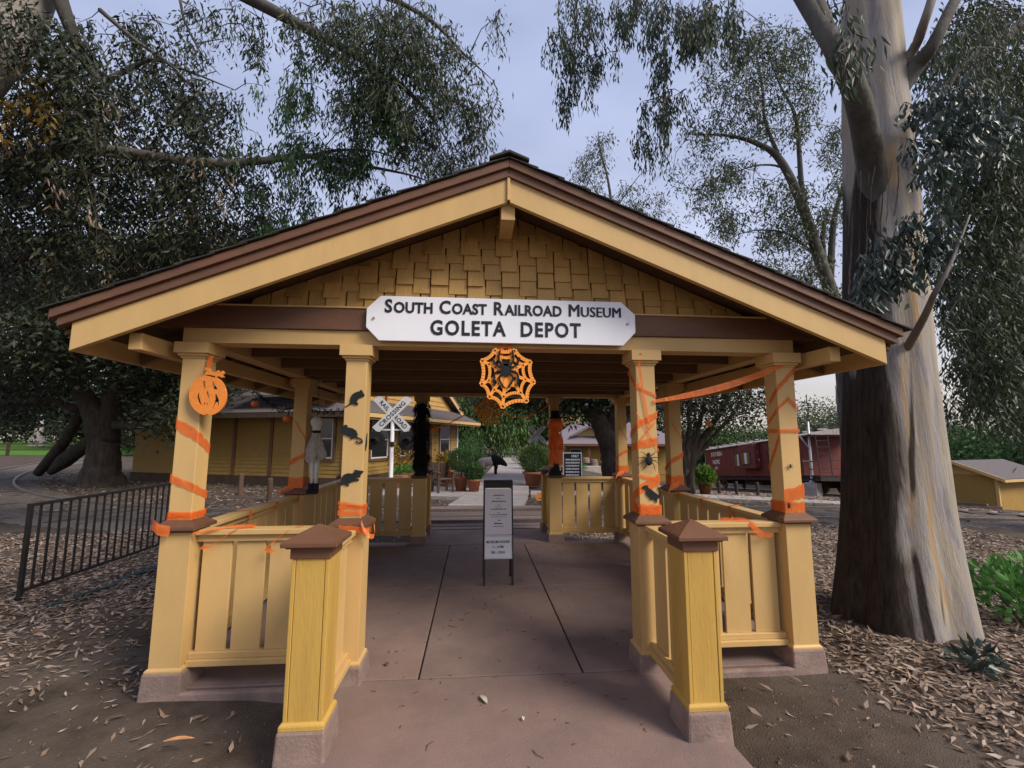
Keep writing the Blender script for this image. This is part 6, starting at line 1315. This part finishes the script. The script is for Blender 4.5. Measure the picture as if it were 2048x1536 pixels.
# ---- shrubs
def shrub(label, px, py, d, rx, rz_, n, ln, mat, name='shrub', grp=None, up=.5):
    b = at(px, py, d); b.z = soil(b.x, b.y) if abs(b.x) < 12 and b.y < 14 else gz(b.x, b.y); T = thing(name, label, 'shrub', b, group=grp)
    m = MB()
    for k in range(7): a = k*.9; m.tube([b-Vector((0, 0, .05)), b+Vector((math.cos(a)*rx*.4, math.sin(a)*rx*.4, rz_*.7)), b+Vector((math.cos(a)*rx*.8, math.sin(a)*rx*.8, rz_*1.3))], [.012, .008, .003], 4)
    m.build('stems', 'bark_limb', T); u = RNG.normal(size=(n, 3)); u /= np.linalg.norm(u, axis=1)[:, None]; r = RNG.random(n)**.5
    P0 = u*r[:, None]*np.array([rx, rx, rz_])+np.array([b.x, b.y, b.z+rz_*.95]); P0[:, 2] = np.maximum(P0[:, 2], b.z+.02); leaves('foliage', mat, P0, u+RNG.normal(0, .6, (n, 3))+np.array([0, 0, up]), RNG.uniform(.6, 1.2, n)*ln, RNG.uniform(.32, .5, n)*ln, T, fold=.15)
shrub('bright green leafy shrub right of the great trunk', 2062, 1290, 4.05, .40, .30, 480, .12, 'leaf_bright', up=.8)
shrub('bright green weed behind the great trunk at the edge', 2075, 1180, 5.2, .35, .22, 260, .10, 'leaf_bright')
shrub('dark blue green sprout at the foot of the great trunk', 1958, 1350, 3.25, .13, .10, 70, .10, 'leaf_blue')
for i, (px, py, d, rx, rz_) in enumerate(((1085, 930, 21, .55, .5), (1060, 925, 25, .7, .6), (1045, 918, 30, .8, .6), (1095, 935, 23.5, .7, .7), (1075, 915, 28, .9, .9))):
    shrub('green flowering shrub bordering the right side of the path', px, py, d, rx, rz_, 1500, .10, 'leaf_pepper', 'border_shrub', 'shrubs along the path')
for i, (px, d, rx, rz_) in enumerate(((930, 26, .8, .9), (955, 24, .6, .5), (945, 30, 1.0, 1.2))): shrub('dark green shrub between the depot and the path', px, 930, d, rx, rz_, 1500, .12, 'leaf_green', 'border_shrub', 'shrubs by the depot corner')
shrub('pale green low plant in front of the concrete bench', 1160, 945, 30, .5, .25, 500, .1, 'leaf_bright')

# ================================================================== LEAF LITTER
def soil_np(x, y):
    i = np.clip(np.searchsorted(gy, y)-1, 0, ny_-2); j = np.clip(np.searchsorted(gx, x)-1, 0, nx_-2); a = (x-gx[j])/(gx[j+1]-gx[j]); b = (y-gy[i])/(gy[i+1]-gy[i])
    return (GZ[i, j]*(1-a)+GZ[i, j+1]*a)*(1-b)+(GZ[i+1, j]*(1-a)+GZ[i+1, j+1]*a)*b
NOI = RNG.random((64, 64))
def blot(x, y, s):
    u, v = (x*s) % 63, (y*s) % 63; i, j = u.astype(int), v.astype(int); a, b = u-i, v-j; a = a*a*(3-2*a); b = b*b*(3-2*b); i2, j2 = (i+1) % 64, (j+1) % 64
    return (NOI[i, j]*(1-a)+NOI[i2, j]*a)*(1-b)+(NOI[i, j2]*(1-a)+NOI[i2, j2]*a)*b
sm_ = lambda a, b, x: np.clip((x-a)/(b-a), 0, 1)
def litter(n, x0, x1, y0, y1, dens, L0, L1, name):
    x = RNG.uniform(x0, x1, n); y = RNG.uniform(y0, y1, n); k = RNG.random(n) < dens(x, y)
    k &= ~((np.abs(x-XC) < 1.28+.05*np.maximum(0, 3-y)) & (y < 9.0)) & ~((np.abs(x-XC) < 2.44) & (y > 3.25) & (y < 7.97)) & ~((np.abs(x-XC) < 1.5) & (y > 8) & (y < 11.7)) & (np.abs(y-10.17) > 1.15) & (np.hypot(x-EB.x, y-EB.y) > .60)
    x, y = x[k], y[k]; n = len(x); z = soil_np(x, y)+RNG.random(n)*.02+.004; a = RNG.uniform(0, 2*np.pi, n)
    D = np.stack([np.cos(a), np.sin(a), RNG.normal(.0, .22, n)], 1); P0 = np.stack([x, y, z], 1); Ln = RNG.uniform(L0, L1, n); Wd = Ln*RNG.uniform(.16, .34, n)
    D /= np.linalg.norm(D, axis=1)[:, None]; up = np.array([0, 0, 1.])+RNG.normal(0, .35, (n, 3)); S = np.cross(D, up); S /= np.linalg.norm(S, axis=1)[:, None]; Nn = np.cross(S, D); cu = RNG.normal(0, .35, n)
    m1_ = P0+D*(Ln*.35)[:, None]+Nn*(Ln*.12*cu)[:, None]; V = np.empty((n, 4, 3)); V[:, 0] = P0; V[:, 1] = m1_+S*(Wd*.5)[:, None]; V[:, 3] = m1_-S*(Wd*.5)[:, None]; V[:, 2] = P0+D*Ln[:, None]; V[:, :, 2] = np.maximum(V[:, :, 2], soil_np(V[:, :, 0].ravel(), V[:, :, 1].ravel()).reshape(n, 4)+.002)
    i = np.arange(n)*4; T = np.empty((n, 2, 3), dtype=np.int32); T[:, 0] = np.stack([i, i+1, i+3], 1); T[:, 1] = np.stack([i+1, i+2, i+3], 1)
    me = bpy.data.meshes.new(name); me.vertices.add(n*4); me.vertices.foreach_set('co', V.ravel().astype(np.float32)); me.loops.add(n*6); me.loops.foreach_set('vertex_index', T.ravel()); me.polygons.add(n*2); me.polygons.foreach_set('loop_start', np.arange(n*2, dtype=np.int32)*3); me.materials.append(MATS['litter']); me.update(calc_edges=True)
    return put(name, me)
def dR(x, y):
    edge = 2.75+.16*(3.3-y); heavy = sm_(edge-.12, edge+.30, x+.5*(blot(x, y, 1.3)-.5)); heavy = np.maximum(heavy, sm_(3.7, 4.2, y)*sm_(2.45, 2.9, x)); return np.clip(heavy*(.55+.6*blot(x, y, .9))+.018, 0, 1)
def dL(x, y):
    heavy = sm_(-2.9, -4.2, x+1.1*(blot(x, y, .8)-.5)); heavy = np.maximum(heavy*sm_(2.2, 4.4, y-.25*(x+3)), sm_(4.6, 5.8, y)*sm_(-2.6, -3.4, x)); sp = .05+.30*sm_(.62, .8, blot(x, y, 1.9))*sm_(-1.6, -2.2, x); return np.clip(heavy*(.45+.7*blot(x, y, .9))+sp, 0, 1)
def dF(x, y): return .25+.6*blot(x, y, .5)
l1 = litter(76000, 1.6, 9.5, .9, 9.0, dR, .045, .105, 'leaf_litter'); tag(l1, 'thick carpet of dry eucalyptus leaves right of the walkway', 'leaf litter'); l1['kind'] = 'stuff'
l2 = litter(76000, -10.5, -1.3, .9, 9.0, dL, .045, .105, 'leaf_litter'); tag(l2, 'scattered dry eucalyptus leaves on bare soil left of the walkway', 'leaf litter'); l2['kind'] = 'stuff'
l3 = litter(70000, -28, 20, 8.8, 24, dF, .07, .16, 'leaf_litter'); tag(l3, 'dry leaves strewn over the ground behind the railway track', 'leaf litter'); l3['kind'] = 'stuff'
# a few leaves and twigs on the walkway itself
def fallen(label, px, py, L_, w_, ang, mat='litter'):
    p = gnd(px, py); p.z = .004; d = Vector((math.cos(ang), math.sin(ang), 0)); s = Vector((-d.y, d.x, 0)); m = MB(); R2 = 9; top = []
    for i in range(R2): t = i/(R2-1); hw_ = w_/2*math.sin(math.pi*min(1, t*1.02+.02))**.7; c = p+d*L_*(t-.5)+Vector((0, 0, .010*math.sin(math.pi*t)+.003)); m.v += [tuple(c+s*hw_+Vector((0, 0, .006))), tuple(c), tuple(c-s*hw_+Vector((0, 0, .004)))]
    for i in range(R2-1):
        for k in (0, 1): m.f.append((i*3+k, i*3+3+k, i*3+4+k, i*3+1+k))
    tag(m.build('fallen_leaf', mat, smooth=True), label, 'leaf', 'leaves fallen on the walkway')
P('leaf_pale', (.50, .46, .36), .7, .15, 20, .2, 60, rnd=.1); P('leaf_brown', (.10, .06, .04), .8, .2, 20, .2, 60, rnd=.1); P('leaf_tan', (.50, .24, .10), .8, .2, 20, .2, 60, rnd=.1)
fallen('large pale dry leaf lying in the middle of the walkway', 967, 1424, .105, .035, 2.0, 'leaf_pale'); fallen('small pale leaf scrap on the walkway toward the right newel', 1047, 1461, .035, .018, 1.5, 'leaf_pale'); fallen('curled brown leaf on the walkway inside the left newel', 773, 1347, .05, .025, 1.8, 'leaf_brown')
fallen('large tan leaf lying on bare soil left of the left newel post', 355, 1515, .16, .03, .1, 'leaf_tan')
R_ = random.Random(21); wl = MB()
for i in range(150):
    x = XC+R_.uniform(-1.15, 1.15); y = R_.uniform(2.0, 7.4); a = R_.uniform(0, 6.3); L_ = R_.uniform(.012, .05)
    if R_.random() < .12: L_ *= 2.2
    wl.tube([(x, y, .004), (x+L_*.5*math.cos(a), y+L_*.5*math.sin(a), .007), (x+L_*math.cos(a+.3), y+L_*math.sin(a+.3), .004)], [.0022, .0028, .001], 4)
wlo = wl.build('twig_litter', 'leaf_brown'); tag(wlo, 'tiny twigs and leaf crumbs scattered over the walkway', 'litter'); wlo['kind'] = 'stuff'
# pebbles in the bare soil
pb = MB()
for i in range(900):
    s_ = R_.choice((-1, 1)); x = R_.uniform(1.5, 3.0) if s_ > 0 else R_.uniform(-3.6, -1.1); y = R_.uniform(1.2, 3.25); r = R_.uniform(.003, .010)*(1.6 if R_.random() < .06 else 1); z = float(soil(x, y))
    pb.add([(x-r, y-r*.8, z), (x+r, y-r, z), (x+r*.8, y+r, z), (x-r*.9, y+r*.8, z), (x, y, z+r)], [(0, 1, 4), (1, 2, 4), (2, 3, 4), (3, 0, 4)])
pbo = pb.build('pebbles', 'ballast'); tag(pbo, 'tiny pebbles in the bare soil beside the walkway', 'gravel'); pbo['kind'] = 'stuff'
